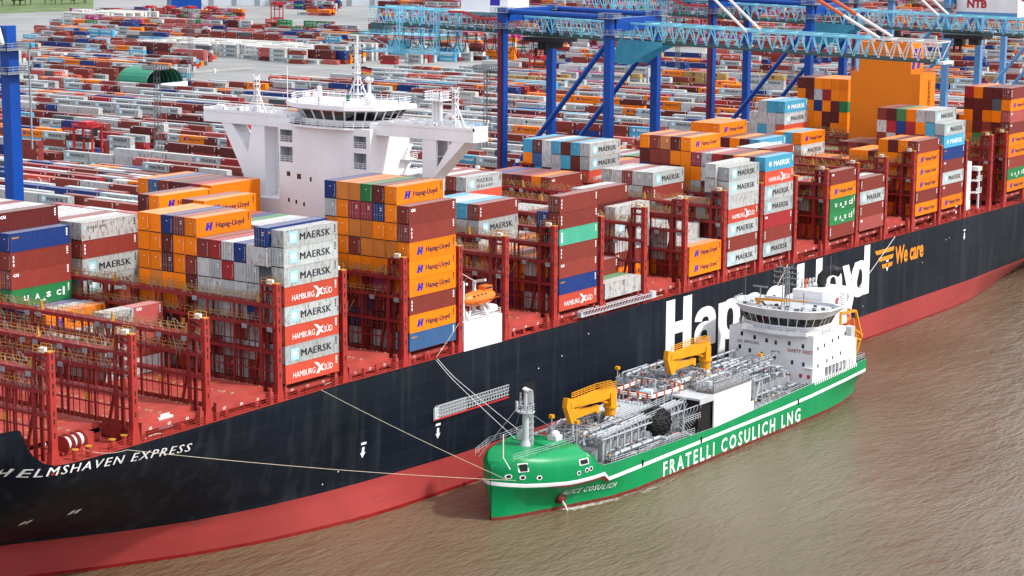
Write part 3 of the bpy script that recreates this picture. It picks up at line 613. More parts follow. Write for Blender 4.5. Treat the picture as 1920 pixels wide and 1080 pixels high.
# main radar mast with yards, radomes and the ensign
w = MB(); xm, ym = 275.0, 26.6
for dx, dy in ((-.6, -.6), (.6, -.6), (.6, .6), (-.6, .6)): w.bar((xm + dx, ym + dy, 36.8), (xm + dx * .35, ym + dy * .35, 43.5), .2)
w.tube([(xm, ym, 43), (xm, ym, 48.5)], .16, 6); w.bar((xm, ym + 2.6, 36.8), (xm, ym + .3, 41.5), .2); w.bar((xm, ym - 2.6, 36.8), (xm, ym - .3, 41.5), .2)
for q in range(11):
    z = 38 + q * .95; w.bar((xm, ym - 1.1, z), (xm, ym + 1.1, z), .07)
    for s2 in (-1, 1): w.box(xm - .12, ym + s2 * 1.0 - .12, z, xm + .12, ym + s2 * 1.0 + .12, z + .3, 1)
for z in (38.4, 40.0, 42): w.box(xm - .8, ym - .8, z, xm + .8, ym + .8, z + .1)
w.tube([(xm - 1, ym - 3.4, 36.9), (xm - 1, ym - 3.4, 41.0)], .28, 8); w.box(xm - 1.2, ym - 6.2, 41.6, xm - .9, ym - 1.4, 41.85, 2); w.ell((xm - 1, ym - 3.4, 41.1), .75, .75, .6)
for y, r_ in ((ym - 3.5, .95), (ym + 8.5, .55), (ym + 10.4, .45)): w.ell((xm - 1.2, y, 37.9), r_, r_, r_ * 1.1); w.tube([(xm - 1.2, y, 36.8), (xm - 1.2, y, 37.4)], .2, 6)
w.tube([(273, 33.5, 36.8), (273, 33.5, 39.6)], .42, 8); w.bar((276, 43.5, 34), (276, 43.5, 42.5), .08); w.box(273.4, 27.2, 37.2, 273.6, 27.9, 38.4, 3)
mast = w.build('radar_mast', [M['tower_white'], M['black'], M['galv'], M['hall_green']], ship)
w = MB()
for q, mi in enumerate((2, 1, 0)): w.add([(xm + .2 + i * .35, ym - .6 - i * .5, 41.9 - .05 * i + q * .42 + .1 * math.sin(i * 2)) for i in range(4)] + [(xm + .2 + i * .35, ym - .6 - i * .5, 41.9 - .05 * i + (q + 1) * .42 + .1 * math.sin(i * 2)) for i in range(4)], [(i, i + 1, i + 5, i + 4) for i in range(3)], mi)
w.build('flag', [M['black'], M['redline'], M['yellow']], mast)
# outside stair on the tower's near side
w = MB(); zz = 22
for q in range(3): w.bar((279.4, 19.9, zz + q * 2.6), (281.4, 19.9, zz + q * 2.6 + 2.6), .12, .5); w.box(279, 19.2, zz + q * 2.6, 282, 20.6, zz + q * 2.6 + .1)
w.rail([(279, 19.2, 22.1), (282, 19.2, 22.1)], 1, .8, .04); w.rail([(279, 19.2, 24.7), (282, 19.2, 24.7)], 1, .8, .04); w.rail([(279, 19.2, 27.3), (282, 19.2, 27.3)], 1, .8, .04)
w.build('outside_stair', M['tower_white'], ship)
# orange engine casing aft
mb = MB(); mb.box(476.2, 14.2, -2, 485.2, 33.0, 30.5); mb.box(476.2, 16.8, 30.5, 483.5, 30.9, 38.0)
for u, v, s_ in ((477.4, 33.0, 1.0),):
    for k in (0, 3.0): mb.add([(476.6 + k, 16.77, 31.6), (478.2 + k, 16.77, 31.6), (479.6 + k, 16.77, 36.6), (478.0 + k, 16.77, 36.6)], [(0, 1, 2, 3)], 1)
mb.box(478.6, 16.75, 33.6, 481.6, 16.78, 34.6, 1)
for z in np.arange(6, 29, 1.1): mb.box(481.0, 14.0, z, 481.8, 14.2, z + .08, 2)
mb.bar((481, 14.05, 4), (481, 14.05, 29), .08, mi=2); mb.bar((481.8, 14.05, 4), (481.8, 14.05, 29), .08, mi=2)
cas = mb.build('engine_casing', [M['casing'], M['logo'], M['black']], ship)
w = MB(); w.rail([(483.4, 14.4, 30.5), (483.4, 16.6, 30.5)], 1.1, 1, .04); w.rail([(476.4, 14.4, 30.5), (485.0, 14.4, 30.5)], 1.1, 1, .04); w.rail([(476.4, 32.8, 30.5), (476.4, 14.4, 30.5)], 1.1, 1.2, .04); w.build('railing', M['casing'], cas)
for y, h_ in ((19.5, 2.2), (22, 3), (24.5, 2.2), (27, 2.8)):
    w = MB(); w.tube([(479, y, 38), (479, y, 38 + h_)], .9, 12); w.build('exhaust_pipe', M['black'], cas)
# aft white boat station
mb = MB()
for z in (1.0, 4.0): mb.box(485, 2.0, z, 488.2, 4, z + .2); mb.rail([(485, 2.0, z + .2), (488.2, 2.0, z + .2)], 1.1, 1, .05)
for x in (487.2,): mb.bar((x, 2.4, -3.4), (x, 2.4, 7), .4)
for x in (475.5, 478, 481): mb.box(x, 3.2, -3, x + 1.6, 5, 6)
mb.box(482, 3.5, -3, 485, 8, 9); mb.box(485.6, 2, 6.6, 488.0, 4.0, 7.6)
mb.build('boat_station', M['white'], ship)
# free-fall style enclosed lifeboat, hanging in the davit
def lifeboat(loc, L_, lab, rz=0):
    b = MB(); nu = 18; secs = []
    for i in range(11):
        t = i / 10; x = (t - .5) * L_; k = max(.06, (1 - abs(2 * t - 1) ** 2.6)) ** .6
        rg = []
        for j in range(14):
            a = 2 * math.pi * j / 14; yy = math.cos(a) * 1.5 * k; z = math.sin(a) * (1.45 if math.sin(a) > 0 else 1.15) * k + (.25 * (abs(2 * t - 1) ** 2))
            rg.append((x, yy, z))
        secs.append(rg)
    for i in range(10):
        for j in range(14): b.add([secs[i][j], secs[i + 1][j], secs[i + 1][(j + 1) % 14], secs[i][(j + 1) % 14]], [(0, 1, 2, 3)])
    b.add(secs[0], [tuple(range(14))]); b.add(secs[-1], [tuple(range(13, -1, -1))])
    root = empty('lifeboat', loc, lab, 'lifeboat', None, rz); o = b.build('hull', M['boat'], None, True); o.parent = root
    b = MB(); b.box(L_ * .12, -.75, 1.2, L_ * .34, .75, 2.0); b.box(L_ * .13, -.76, 1.5, L_ * .33, -.74, 1.85, 1); o = b.build('steering_cupola', [M['boat'], M['glass']]); o.parent = root
    b = MB()
    for s2 in (-1, 1): b.bar((-L_ * .42, s2 * 1.52, 0), (L_ * .42, s2 * 1.52, 0), .09)
    o = b.build('grab_rail', M['stay_red']); o.parent = root
    for xx in np.linspace(-L_ * .28, L_ * .05, 4):
        b = MB(); b.box(xx, -1.22, .75, xx + .4, -1.1, 1.05); o = b.build('window', M['glass']); o.parent = root
lifeboat((275.0, 1.0, 5.6), 9.4, 'orange enclosed lifeboat hanging beside the white boat deck of the container ship')
# ---------------------------------------------------------------- green gas tanker alongside
tk = empty('gas_tanker', (312, -16, ZW), 'green bunker tanker with white deckhouse lying alongside the container ship', 'tanker')
YC = -16.0
KN = [(255.5, .05), (255.9, 1.0), (256.9, 2.4), (258.9, 4.1), (262, 6.0), (266.5, 7.7), (271.5, 8.8), (277, 9.2), (360, 9.2), (369.5, 9.0)]     # breadth at the white line
WB = [(255.6, .05), (257, 1.3), (260, 2.6), (267, 5.0), (277, 8.4), (284, 9.2), (352, 9.2), (362, 8.3), (369.5, 6.5)]             # at the water
SH = [(255, -18.8), (259, -19.4), (267, -20.1), (274.5, -20.05), (275.5, -21.1), (290, -21.0), (341, -20.7), (369.5, -19.6)]                                     # white line height
TOPZ = [(255.5, -16.6), (256.2, -15.8), (258.5, -14.9), (270.6, -15.2), (271.6, -16.6), (272.6, -18.1), (274, -18.7), (285, -19.0), (310, -19.5), (342, -18.5), (369.5, -17.5)]
def tsec(x):
    """half section of the hull at x, from below the water up to the deck edge: (half breadth, z)"""
    b, w, zk, zt = interp(x, KN), interp(x, WB), interp(x, SH), interp(x, TOPZ); w = min(w, b)
    out = [(w * .96, ZW - 1.0), (w, ZW), (w + .02, ZW + .55)]
    for t in (.25, .5, .75, .9): out.append((w + (b - w) * t ** 2.2, ZW + .55 + (zk - .5 - ZW - .55) * t))
    out += [(b, zk - .5), (b, zk + .12)]
    if x < 271.3:
        h = zt - zk
        for t in (.25, .5, .68, .82, .92, .98, 1.0): out.append((b * (1 - max(0, (t - .45) / .55) ** 2.6 * .30), zk + .12 + (h - .12) * t))
    else:
        for t in (.15, .3, .5, .65, .8, .9, 1.0): out.append((b, zk + .12 + (zt - zk - .12) * t))
    return out
TX = [255.5, 255.7, 255.9, 256.3, 256.9, 257.6, 258.3, 259.2, 260.4, 262, 264, 266, 268, 270, 270.6, 271.1, 271.6, 272.1, 272.6, 273.2, 274, 274.5, 275, 275.5, 276.5, 278, 281, 284, 290, 300, 310, 322, 334, 346, 354, 360, 365, 369.5]
mb = MB(); secs = [tsec(x) for x in TX]; ns = len(secs[0])
def tx(i, j): # the stem is plumb below the white line
    x = TX[i]; z = secs[i][j][1]; return max(x, 255.6 - .0 * z) if j < 7 else x
for sg in (-1, 1):
    k = len(mb.v)
    for i in range(len(TX)):
        for j in range(ns): mb.v.append((tx(i, j), YC + sg * secs[i][j][0], secs[i][j][1]))
    for i in range(len(TX) - 1):
        for j in range(ns - 1):
            q = [k + i * ns + j, k + i * ns + j + 1, k + (i + 1) * ns + j + 1, k + (i + 1) * ns + j]
            mb.f.append(q if sg < 0 else q[::-1]); mb.m.append(1 if j < 2 else 2 if j == 7 else 0)
# whaleback top, stern plate
for i in range(len(TX) - 1):
    if TX[i] < 270.8: a, b = secs[i][-1], secs[i + 1][-1]; c = .18; m_ = [(TX[i], YC - a[0], a[1]), (TX[i + 1], YC - b[0], b[1]), (TX[i + 1], YC, b[1] + c), (TX[i], YC, a[1] + c), (TX[i + 1], YC + b[0], b[1]), (TX[i], YC + a[0], a[1])]; mb.add(m_, [(0, 1, 2, 3), (3, 2, 4, 5)])
s_ = secs[-1]; mb.add([(369.5, YC - b, z) for b, z in s_] + [(369.5, YC + b, z) for b, z in s_[::-1]], [tuple(range(2 * ns))])
i0 = TX.index(271.6); s_ = secs[i0]
mb.box(270.9, YC - 6.0, -19.9, 271.2, YC + 6.0, -15.15); mb.box(266.5, YC - 3.8, -15.1, 271.1, YC + 2, -14.7)
def TW(x, z, d=0.0):
    sct = tsec(x)
    for (b0, z0), (b1, z1) in zip(sct, sct[1:]):
        if z0 <= z <= z1: return (x, YC - (b0 + (b1 - b0) * (z - z0) / max(1e-6, z1 - z0)) - .06 - d, z)
    return (x, YC - sct[-1][0] - .03, z)
# red line, lettering, chocks on the bow
for a, b in zip(np.arange(262, 275.6, .8), np.arange(262.8, 276.4, .8)):
    z = lambda x: interp(x, SH) - .5; t0, t1 = min(1, (a - 262) / 5) * .45, min(1, (b - 262) / 5) * .45
    mb.add([TW(a, z(a) - t0), TW(b, z(b) - t1), TW(b, z(b)), TW(a, z(a))], [(0, 1, 2, 3)], 3)
mb.text('FRATELLI COSULICH LNG', lambda u, v: (292.3 + u, YC - 9.26, -24.6 + v), 2.55, 4, off=.02, res=2, width=49.3, space=1.4)
mb.text('ALICE COSULICH', lambda u, v: TW(266.6 + u, -22.6 + u * -.055 + v, .16), .95, 4, res=2, width=11.5, space=1.2, shear=.25)
for x, z in ((256.9, -17.9), (258.6, -18.2), (261.0, -18.5), (268.2, -18.9), (269.9, -18.7), (270.8, -18.6)):
    c = TW(x, z, .03); n_ = 10; P = [TW(x + .42 * math.cos(2 * math.pi * k / n_), z + .4 * math.sin(2 * math.pi * k / n_), .04) for k in range(n_)]; mb.add(P, [tuple(range(n_))], 4)
    P = [TW(x + .27 * math.cos(2 * math.pi * k / n_), z + .26 * math.sin(2 * math.pi * k / n_), .08) for k in range(n_)]; mb.add(P, [tuple(range(n_))], 5)
for x0, z0, x1, z1 in ((258.3, -17.2, 259.3, -16.1), (268.6, -17.6, 270.2, -16.9)):
    mb.add([TW(x0 - .2, z0 - .15, .03), TW(x1 + .2, z0 - .15, .03), TW(x1 + .2, z1 + .15, .03), TW(x0 - .2, z1 + .15, .03)], [(0, 1, 2, 3)], 4); mb.add([TW(x0, z0, .06), TW(x1 - .5 * (x0 > 270), z0, .06), TW(x1 - .5 * (x0 > 270), z1, .06), TW(x0, z1, .06)], [(0, 1, 2, 3)], 5)
mb.box(266.2, YC - 5.9, -23.9, 267.9, YC - 5.0, -22.5, 1)
for x in (285.5, 304.7, 340.5): mb.box(x, YC - 9.35, -21.3, x + .35, YC - 9.2, -20.3, 5)
for k in range(22): mb.box(347.2 + k * .82, YC - 9.30, interp(347 + k * .82, TOPZ) - .55, 347.6 + k * .82, YC - 9.2, interp(347 + k * .82, TOPZ) + .02, 4)
th = mb.build('hull', [M['green'], M['boot'], M['letter'], M['redline'], M['letter'], M['dark']], tk, True)
for p in th.data.polygons: p.use_smooth = p.material_index < 4 and p.normal.z < 2
# main deck and the raised trunk over the tanks
mb = MB(); mb.box(271.4, YC - 8.6, -20.6, 369.2, YC + 9.0, -19.9, 0); mb.box(346.6, YC - 9.0, -19.9, 369.2, YC + 9.0, -18.9, 0)
for sg in (-1, 1):
    for a, b in zip(TX, TX[1:]):
        if a >= 272.1: za, zb_ = interp(a, TOPZ), interp(b, TOPZ); y = YC + sg * (interp(a, KN) - .12); mb.add([(a, y, -19.9), (b, y, -19.9), (b, y, zb_), (a, y, za), ], [(0, 1, 2, 3)], 1); mb.add([(a, y, za), (b, y, zb_), (b, y + sg * .13, zb_), (a, y + sg * .13, za)], [(0, 1, 2, 3) if sg < 0 else (3, 2, 1, 0)], 1)
mb.build('main_deck', [M['deckgrey'], M['lgrey']], tk)
mb = MB(); mb.box(279, YC - 5.6, -19.9, 344, YC + 5.6, -16.9, 0); mb.box(277, YC - 4.8, -19.9, 279, YC + 4.8, -17.6, 0); mb.box(283.5, YC - 8.2, -19.9, 291, YC - 5.6, -19.3, 1); mb.box(291.5, YC - 6.3, -19.9, 293.0, YC - 5.6, -17.2, 0)
mb.build('tank_trunk', [M['trunk_grey'], M['grating'], M['white']], tk)
# manifold house with its white side wall and platforms
mb = MB(); mb.box(309.2, YC - 9.15, -19.6, 322.4, YC - 8.9, -13.8, 0); mb.box(304.6, YC - 8.9, -13.95, 323, YC + 8.9, -13.6, 2); mb.box(322.2, YC - 8.9, -19.6, 322.4, YC - 5.6, -13.8, 0); mb.box(304.8, YC - 8.6, -19.8, 309.0, YC - 5.8, -14.0, 3); mb.box(304.5, YC - 9.1, -14.6, 309.2, YC - 8.9, -13.6, 2); mb.box(309.2, YC - 8.9, -13.6, 322.4, YC - 5.4, -13.35, 1); mb.box(304.8, YC + 3.5, -13.6, 314, YC + 8.7, -13.35, 1); mb.box(308, YC - 3, -13.6, 322, YC - .5, -13.0, 1)
mb.box(322.4, YC - 9.13, -19.4, 323.6, YC - 8.95, -17.4, 0); mb.box(304.4, YC + 8.7, -16.5, 323, YC + 8.95, -13.4, 2)
mb.build('manifold_house', [M['white'], M['grating'], M['lgrey'], M['dark']], tk)
# piping over the deck
def piping(name, boxes, seed, mats, root=tk):
    rr = random.Random(seed); p = MB()
    for (x0, x1, y0, y1, z0, z1, nlong, nshort, nv) in boxes:
        for q in range(nlong):
            y = rr.uniform(y0, y1); z = rr.uniform(z0, z1); a = rr.uniform(x0, x0 + (x1 - x0) * .5); b = rr.uniform(a + 3, x1 + .1) if a + 3 < x1 else x1; r_ = rr.choice((.1, .14, .18, .25, .3))
            path = [(a, y, z0 - .3), (a, y, z - .2), (a + .25, y, z), (b - .25, y, z), (b, y + rr.choice((-.3, .3)), z)]
            if rr.random() < .5: path += [(b, y + rr.choice((-1.5, 1.5)), z)]
            p.tube(path, r_, 6, rr.choice((0, 0, 0, 1)))
            for xx in np.arange(a + 1, b, rr.uniform(2, 4)): p.tube([(xx, y, z), (xx + .16, y, z)], r_ * 1.7, 8, 1)
        for q in range(nshort):
            x = rr.uniform(x0, x1); z = rr.uniform(z0, z1); a = rr.uniform(y0, y1); b = min(y1, max(y0, a + rr.choice((-1, 1)) * rr.uniform(1, 4))); r_ = rr.choice((.08, .12, .16, .2))
            p.tube([(x, a, z0 - .2), (x, a, z), (x, b, z), (x, b, z0 - .3)], r_, 5, rr.choice((0, 1, 1)))
        for q in range(nv):
            x = rr.uniform(x0, x1); y = rr.uniform(y0, y1); h = rr.uniform(.4, 1.6); k = rr.random()
            if k < .45: p.tube([(x, y, z0 - .3), (x, y, z0 + h)], rr.uniform(.07, .22), 6, rr.choice((0, 1))); p.tube([(x - .25, y, z0 + h), (x + .25, y, z0 + h)], .12, 6, rr.choice((1, 1, 2, 4)))
            elif k < .7: p.box(x, y, z0 - .3, x + rr.uniform(.3, 1.2), y + rr.uniform(.3, 1.0), z0 + h * .7, rr.choice((0, 0, 1, 3)))
            elif k < .85: p.ell((x, y, z0 + h * .4), .35, .35, .3, 8, 5, rr.choice((0, 1)))
            else: p.bar((x, y, z0 - .3), (x, y, z0 + h + .8), .08, mi=1); p.bar((x, y, z0 + h + .4), (x + 1.2, y, z0 - .2), .08, mi=1)
    return p.build(name, mats, root)
PM = [M['pipe'], M['galv'], M['redline'], M['cover'], M['craneyellow']]
piping('forward_piping', [(277, 303, YC - 5.2, YC + 5.0, -16.6, -14.6, 34, 70, 170), (278, 302, YC - 8.4, YC - 6, -19.5, -17.6, 9, 34, 90), (278, 302, YC + 5.8, YC + 8.5, -19.5, -16, 14, 34, 70)], 11, PM)
piping('manifold_piping', [(305, 322, YC - 2, YC + 8, -13.3, -11.2, 24, 60, 150), (310, 322, YC - 5.0, YC - 3.3, -13.0, -11.8, 6, 22, 46)], 12, PM)
piping('after_piping', [(323, 345, YC - 5.2, YC + 6.5, -16.6, -12.8, 36, 80, 190), (324, 345, YC - 8.4, YC - 6, -19.5, -17.6, 8, 34, 70)], 13, PM)
# pipe rack walkway over the trunk
mb = MB()
for y in (YC - 5.9, YC - 5.1, YC - 4.3): mb.tube([(278, y, -15.4), (304, y, -14.3)], .18, 6)
for k in range(13):
    x = 278 + k * 2.15; z = -15.6 + k * .09; mb.bar((x, YC - 6.3, -19.8), (x, YC - 6.3, z), .2); mb.bar((x, YC - 6.3, z), (x, YC - 3.6, z), .2); mb.bar((x, YC - 6.3, z - 1.6), (x + 1.2, YC - 6.3, z), .12)
mb.box(277.5, YC - 6.6, -15.75, 303.5, YC - 6.2, -15.6); mb.rail([(277.8, YC - 6.5, -15.6), (304, YC - 6.5, -14.5)], 1.1, 1.3, .04); mb.rail([(277.8, YC - 3.5, -15.4), (304, YC - 3.5, -14.4)], 1.1, 1.3, .04)
mb.build('pipe_rack', M['pipe'], tk)
mb = MB()
for pth in ([(309.4, YC - 8.8, -13.35), (322.2, YC - 8.8, -13.35), (322.2, YC - 5.5, -13.35)], [(309.4, YC - 8.8, -13.35), (309.4, YC - 5.5, -13.35)], [(304.9, YC + 8.6, -13.35), (314, YC + 8.6, -13.35)], [(304.9, YC + 3.6, -13.35), (304.9, YC + 8.6, -13.35)], [(309.6, YC - 5.3, -13.3), (322.2, YC - 5.3, -13.3)]): mb.rail(pth, 1.25, 1.0, .05, 0, 4)
mb.rail([(309.4, YC - 8.95, -13.35), (322.2, YC - 8.95, -13.35)], 1.9, .5, .03, 0, 2)
for a, b in ((276.5, 284), (285, 303)): mb.rail([(a, YC - 8.95, -19.2), (b, YC - 8.95, -19.4)], 1.05, 1.2, .035)
for a, b in ((274, 304), (324, 346)): mb.rail([(a, YC + 8.9, -19.2), (b, YC + 8.9, -19)], 1.05, 1.4, .035, 1)
mb.rail([(324, YC - 8.9, -19.3), (345, YC - 8.9, -18.8)], 1.05, 1.4, .03, 0); mb.rail([(355, YC - 8.8, -17.8), (369.3, YC - 8.8, -17.5), (369.3, YC + 8.8, -17.5)], 1.05, 1.4, .035)
mb.rail([(256, YC - 4, -15), (262, YC - 5.2, -14.8), (271, YC - 5.4, -14.9)], 1.1, 1.5, .022); mb.rail([(255.5, YC + 3, -15), (262, YC + 5, -14.8), (271.5, YC + 5.4, -14.9)], 1.1, 1.5, .022)
mb.build('railing', [M['pipe'], M['stay_red']], tk)
# hose rack ring and fender cradles
mb = MB()
loop = [(298, YC - 3.2, -12.9), (298, YC + 4.5, -12.9), (306.5, YC + 4.5, -12.7), (308, YC + .5, -12.6), (307, YC - 4, -12.7)]
for o_ in (0, .35): mb.tube([(x, y, z + o_) for x, y, z in loop + loop[:1]], .13, 6, 1)
for p, q in zip(loop, loop[1:] + loop[:1]):
    for t in (.1, .35, .6, .85): c = Vector(p).lerp(Vector(q), t); mb.box(c.x - .18, c.y - .18, c.z - .3, c.x + .18, c.y + .18, c.z + .75, 2); mb.bar(c, (c.x, c.y, -16.8), .16)
for y in np.arange(YC - 3, YC + 4.5, .62): mb.tube([(289.5, y, -14.8), (298.5, y, -14.3)], .16, 6, 0)
for k in range(5): mb.tube([(300.5 + k * 1.3, YC + .6, -13.6), (300.5 + k * 1.3, YC + 2.2, -13.6)], .5, 10, (1, 2, 3, 1, 0)[k])
mb.build('hose_rack', [M['pipe'], M['letter'], M['stay_red'], M['sky']], tk)
for x0 in (299.8, 292.4):
    mb = MB()
    for k in range(6):
        x = x0 + k * 1.15; hh = -14.6 if x0 > 295 else -18.2; r_ = 2.1
        mb.tube([(x, YC - 6.6 + r_ * math.cos(a), hh + r_ * math.sin(a)) for a in np.linspace(math.pi, 2 * math.pi, 9)], .07, 5)
    for s2 in (-1, 1): mb.tube([(x0, YC - 6.6 + s2 * 2.1, hh), (x0 + 5.75, YC - 6.6 + s2 * 2.1, hh)], .08, 5)
    for xx in (x0, x0 + 5.7): mb.bar((xx, YC - 8.5, -19.8), (xx, YC - 8.5, hh - .6), .16); mb.bar((xx, YC - 6.0, -19.8), (xx, YC - 6.0, hh - 2.2), .16); mb.bar((xx, YC - 8.5, hh - .8), (xx, YC - 6.6, hh - 2.0), .14)
    if x0 > 295:
        for k in range(9): mb.bar((x0 + .2 + k * .55, YC - 8.2, -19.7 + k * .25), (x0 + .2 + k * .55, YC - 6.2, -17.4 + k * .2), .06)
        mb.rail([(x0, YC - 8.6, -17.2), (x0 + 5.7, YC - 8.6, -17.2)], 1.1, .8, .04)
    mb.build('fender_cradle', M['pipe'], tk)
mb = MB()
for k in range(3):
    x = 325 + k * 3; mb.bar((x, YC - 8.3, -19.8), (x, YC - 8.3, -14.2), .18); mb.bar((x, YC - 6, -16.9), (x, YC - 6, -14.2), .18); mb.bar((x, YC - 8.3, -14.2), (x, YC - 6, -14.2), .18)
for y in (YC - 8.3, YC - 6): mb.bar((325, y, -14.2), (331, y, -14.2), .18)
mb.bar((325, YC - 8.3, -17), (331, YC - 8.3, -17), .12); mb.bar((325.5, YC - 8, -19.8), (328, YC - 8, -14.3), .1, .6); mb.build('stair_tower', M['pipe'], tk)
for x, z in ((305.7, -12.4),):
    mb = MB(); mb.tube([(x + 4.5, YC - 7.5, -13.6), (x + 4.5, YC - 7.5, -12.9)], .45, 10, 1); mb.tube([(x + 4.5, YC - 7.5, -12.9), (x + 4.5, YC - 7.5, -11.6)], .6, 10, 0); mb.build('deck_ventilator', [M['lgrey'], M['redline']], tk)
# tyres hung along the deck edge
for x in list(np.arange(275.6, 281, 1.25)) + list(np.arange(339.5, 345, 1.3)) + [304.6, 305.9, 291.5]:
    mb = MB(); z = interp(x, TOPZ) - .1; P = [(x + .42 * math.cos(a), YC - 8.75, z + .42 * math.sin(a)) for a in np.linspace(0, 2 * math.pi, 11)]; mb.tube(P, .17, 6); mb.build('tyre_fender', M['rubber'], tk)
# knuckle-boom cranes
def deck_crane(x, zb_, lo):
    p = MB(); p.tube([(x, YC, lo), (x, YC, zb_ - 1.2)], .95, 14, 0); p.tube([(x, YC, zb_ - 1.2), (x, YC, zb_ - .9)], 1.25, 14, 0)
    ped = p.build('deck_crane', M['craneyellow'], tk)
    p = MB(); p.box(x - .9, YC - .75, zb_ - .9, x + .8, YC + .75, zb_ + 1.5); p.build('crane_house', M['craneyellow'], ped)
    p = MB(); z = zb_ + 2.0
    p.prism([(x + .9, z + .2), (x + .9, z - 1.2), (x - 3, z - 1.5), (x - 12.6, z - .9), (x - 12.6, z + .1), (x - 3.5, z + .45)], lambda u, v, q: (u, q, v), YC - .55, YC + .55)
    bm_ = p.build('main_boom', M['craneyellow'], ped)
    p = MB(); p.rail([(x - 11, YC + .5, z + .2), (x - 3.5, YC + .5, z + .45), (x + .9, YC + .5, z + .2)], 1.0, .9, .05); p.rail([(x - 3.5, YC - .5, z + .45), (x + .9, YC - .5, z + .2)], 1.0, .9, .05); p.build('boom_railing', M['craneyellow'], bm_)
    p = MB(); p.prism([(x - 13.6, z + .9), (x - 12.6, z + .7), (x - 11.4, z - 1.5), (x - 5.6, z - 2.1), (x - 4.1, z - 2.0), (x - 4.1, z - 3.3), (x - 4.6, z - 3.4), (x - 5.0, z - 2.9), (x - 11, z - 3.0), (x - 11.3, z - 3.6), (x - 12.4, z - 3.6), (x - 13.9, z - .6)], lambda u, v, q: (u, q, v), YC - .45, YC + .45); p.build('knuckle_jib', M['craneyellow'], ped)
    p = MB(); p.tube([(x - 12, YC + .0, z - 1.6), (x - 6.6, YC, z - 1.25)], .22, 8); p.tube([(x - .6, YC, zb_ - .4), (x - 4.4, YC, z - 1.0)], .26, 8); p.build('hydraulic_ram', M['craneyellow'], ped)
    p = MB(); p.tube([(x - 11.5, YC, lo), (x - 11.5, YC, z - 3.6)], .3, 8); p.box(x - 12, YC - .5, z - 3.7, x - 11, YC + .5, z - 3.5); p.build('boom_rest', M['pipe'], tk)
deck_crane(289.9, -12.2, -17.0); deck_crane(321.6, -9.6, -14.0)
# foremast with platform and bent vent pipes
mb = MB(); x, y = 264.9, YC; mb.tube([(x, y, -15), (x, y, -14)], .95, 12, 0, .6); mb.tube([(x, y, -14), (x, y, -9.4)], .55, 12); mb.tube([(x, y, -9.4), (x, y, -9.2)], 1.5, 14); mb.rail([(x + 1.4 * math.cos(a), y + 1.4 * math.sin(a), -9.2) for a in np.linspace(0, 2 * math.pi, 9)], 1.1, .7, .04)
mb.tube([(x, y, -9.2), (x, y, -6)], .3, 8)
for k in range(4):
    yy = y - .7 + k * .45; xx = x + .4 + k * .25; mb.tube([(xx + .6, yy, -15), (xx + .6, yy, -6.8), (xx + .4, yy, -6.0), (xx - .4, yy, -5.6), (xx - 1.1, yy, -5.8)], .13, 6)
for z in np.arange(-14, -9.4, .9): mb.box(x + .5, y - .6, z, x + 1.6, y + .8, z + .07)
mb.bar((x - 1.6, y + .6, -9), (x - 1.6, y + .6, -7.4), .3); mb.bar((x + .4, y + 1.3, -9), (x + .4, y + 1.3, -6.5), .2)
fm = mb.build('foremast', M['lgrey'], tk)
mb = MB()
for a, b in (((255, YC + 2, -15), (x, y, -7)), ((271, YC + 5, -15), (x, y, -7)), ((271, YC - 5, -15), (x, y, -9)), ((270, YC + 6, -15), (x, y, -6))): mb.tube([a, b], .03, 4)
mb.build('mast_stay', M['galv'], fm)
for x, y in ((267.5, YC + 2.6), (269.2, YC - 2.2)):
    mb = MB(); mb.box(x, y - .8, -15, x + 1.8, y + .9, -13.9); mb.ell((x + .9, y, -13.8), .9, .8, .7, 10, 6); mb.build('covered_winch', M['cover'], tk)
mb = MB(); mb.tube([(256.6, YC - 1.6, -15), (256.6, YC - 1.6, -11.2)], .09, 6); mb.tube([(256.6, YC - 1.6, -14.9), (255.9, YC - 2.6, -15.3), (255.7, YC - 3.6, -16.3)], .07, 6); mb.build('jackstaff', M['letter'], tk)
# lamp posts
for x, y, z, zt_ in ((274.5, YC + 1.5, -19.9, -12.5), (276.4, YC - 2.2, -19.9, -13.3), (304.9, YC + 8.2, -13.4, -10.6), (335, YC - 4, -16.9, -11.8)):
    mb = MB(); mb.bar((x, y, z), (x, y, zt_), .14); mb.bar((x + .7, y, z), (x + .7, y, zt_ - .8), .12)
    for zz in np.arange(z + .5, zt_ - 1, .8): mb.bar((x, y, zz), (x + .7, y, zz + .4), .06)
    mb.box(x - .35, y - .35, zt_, x + .35, y + .35, zt_ + .55, 1); mb.build('floodlight_post', [M['pipe'], M['craneyellow']], tk)
# deckhouse
XF = 346.6; yl, yr_ = YC + 9.2, YC - 9.0
mb = MB(); mb.box(XF, yr_, -18.95, 351.5, yl, -12.0, 0); mb.box(XF + .01, yr_ + .01, -12, 351.5, yl - .01, -9.3, 0); mb.box(351.5, yr_, -16.2, 362.5, yl, -11.9, 0)
mb.box(351.5, yr_ + .02, -11.9, 360, yl, -9.4, 0); mb.box(351.5, yr_ + 2.2, -18.95, 362, yl - 2.2, -16.2, 1); mb.box(361.0, yr_, -18.9, 365.0, yr_ + .25, -16.2, 0); mb.box(361, yr_ + .01, -16.25, 364.9, yl, -12.6, 0)
for q in range(9): mb.box(351.5 + q * 1.5, yr_, -18.95, 351.75 + q * 1.5, yr_ + .3, -16.2, 0)
mb.box(351.5, yr_, -18.95, 365, yr_ + .25, -18.1, 0); mb.box(363, yr_ + .3, -12.6, 364.6, yr_ + 1.8, -10.2, 1); mb.box(XF - .6, YC - 7.2, -15.6, XF, yr_, -15.45, 0)
mb.prism([(XF - .8, -9.55), (XF, -9.55), (XF + .6, -8.4), (XF - .4, -8.4)], lambda u, v, q: (u, q, v), YC - 6.0, YC + 6.2, 0)
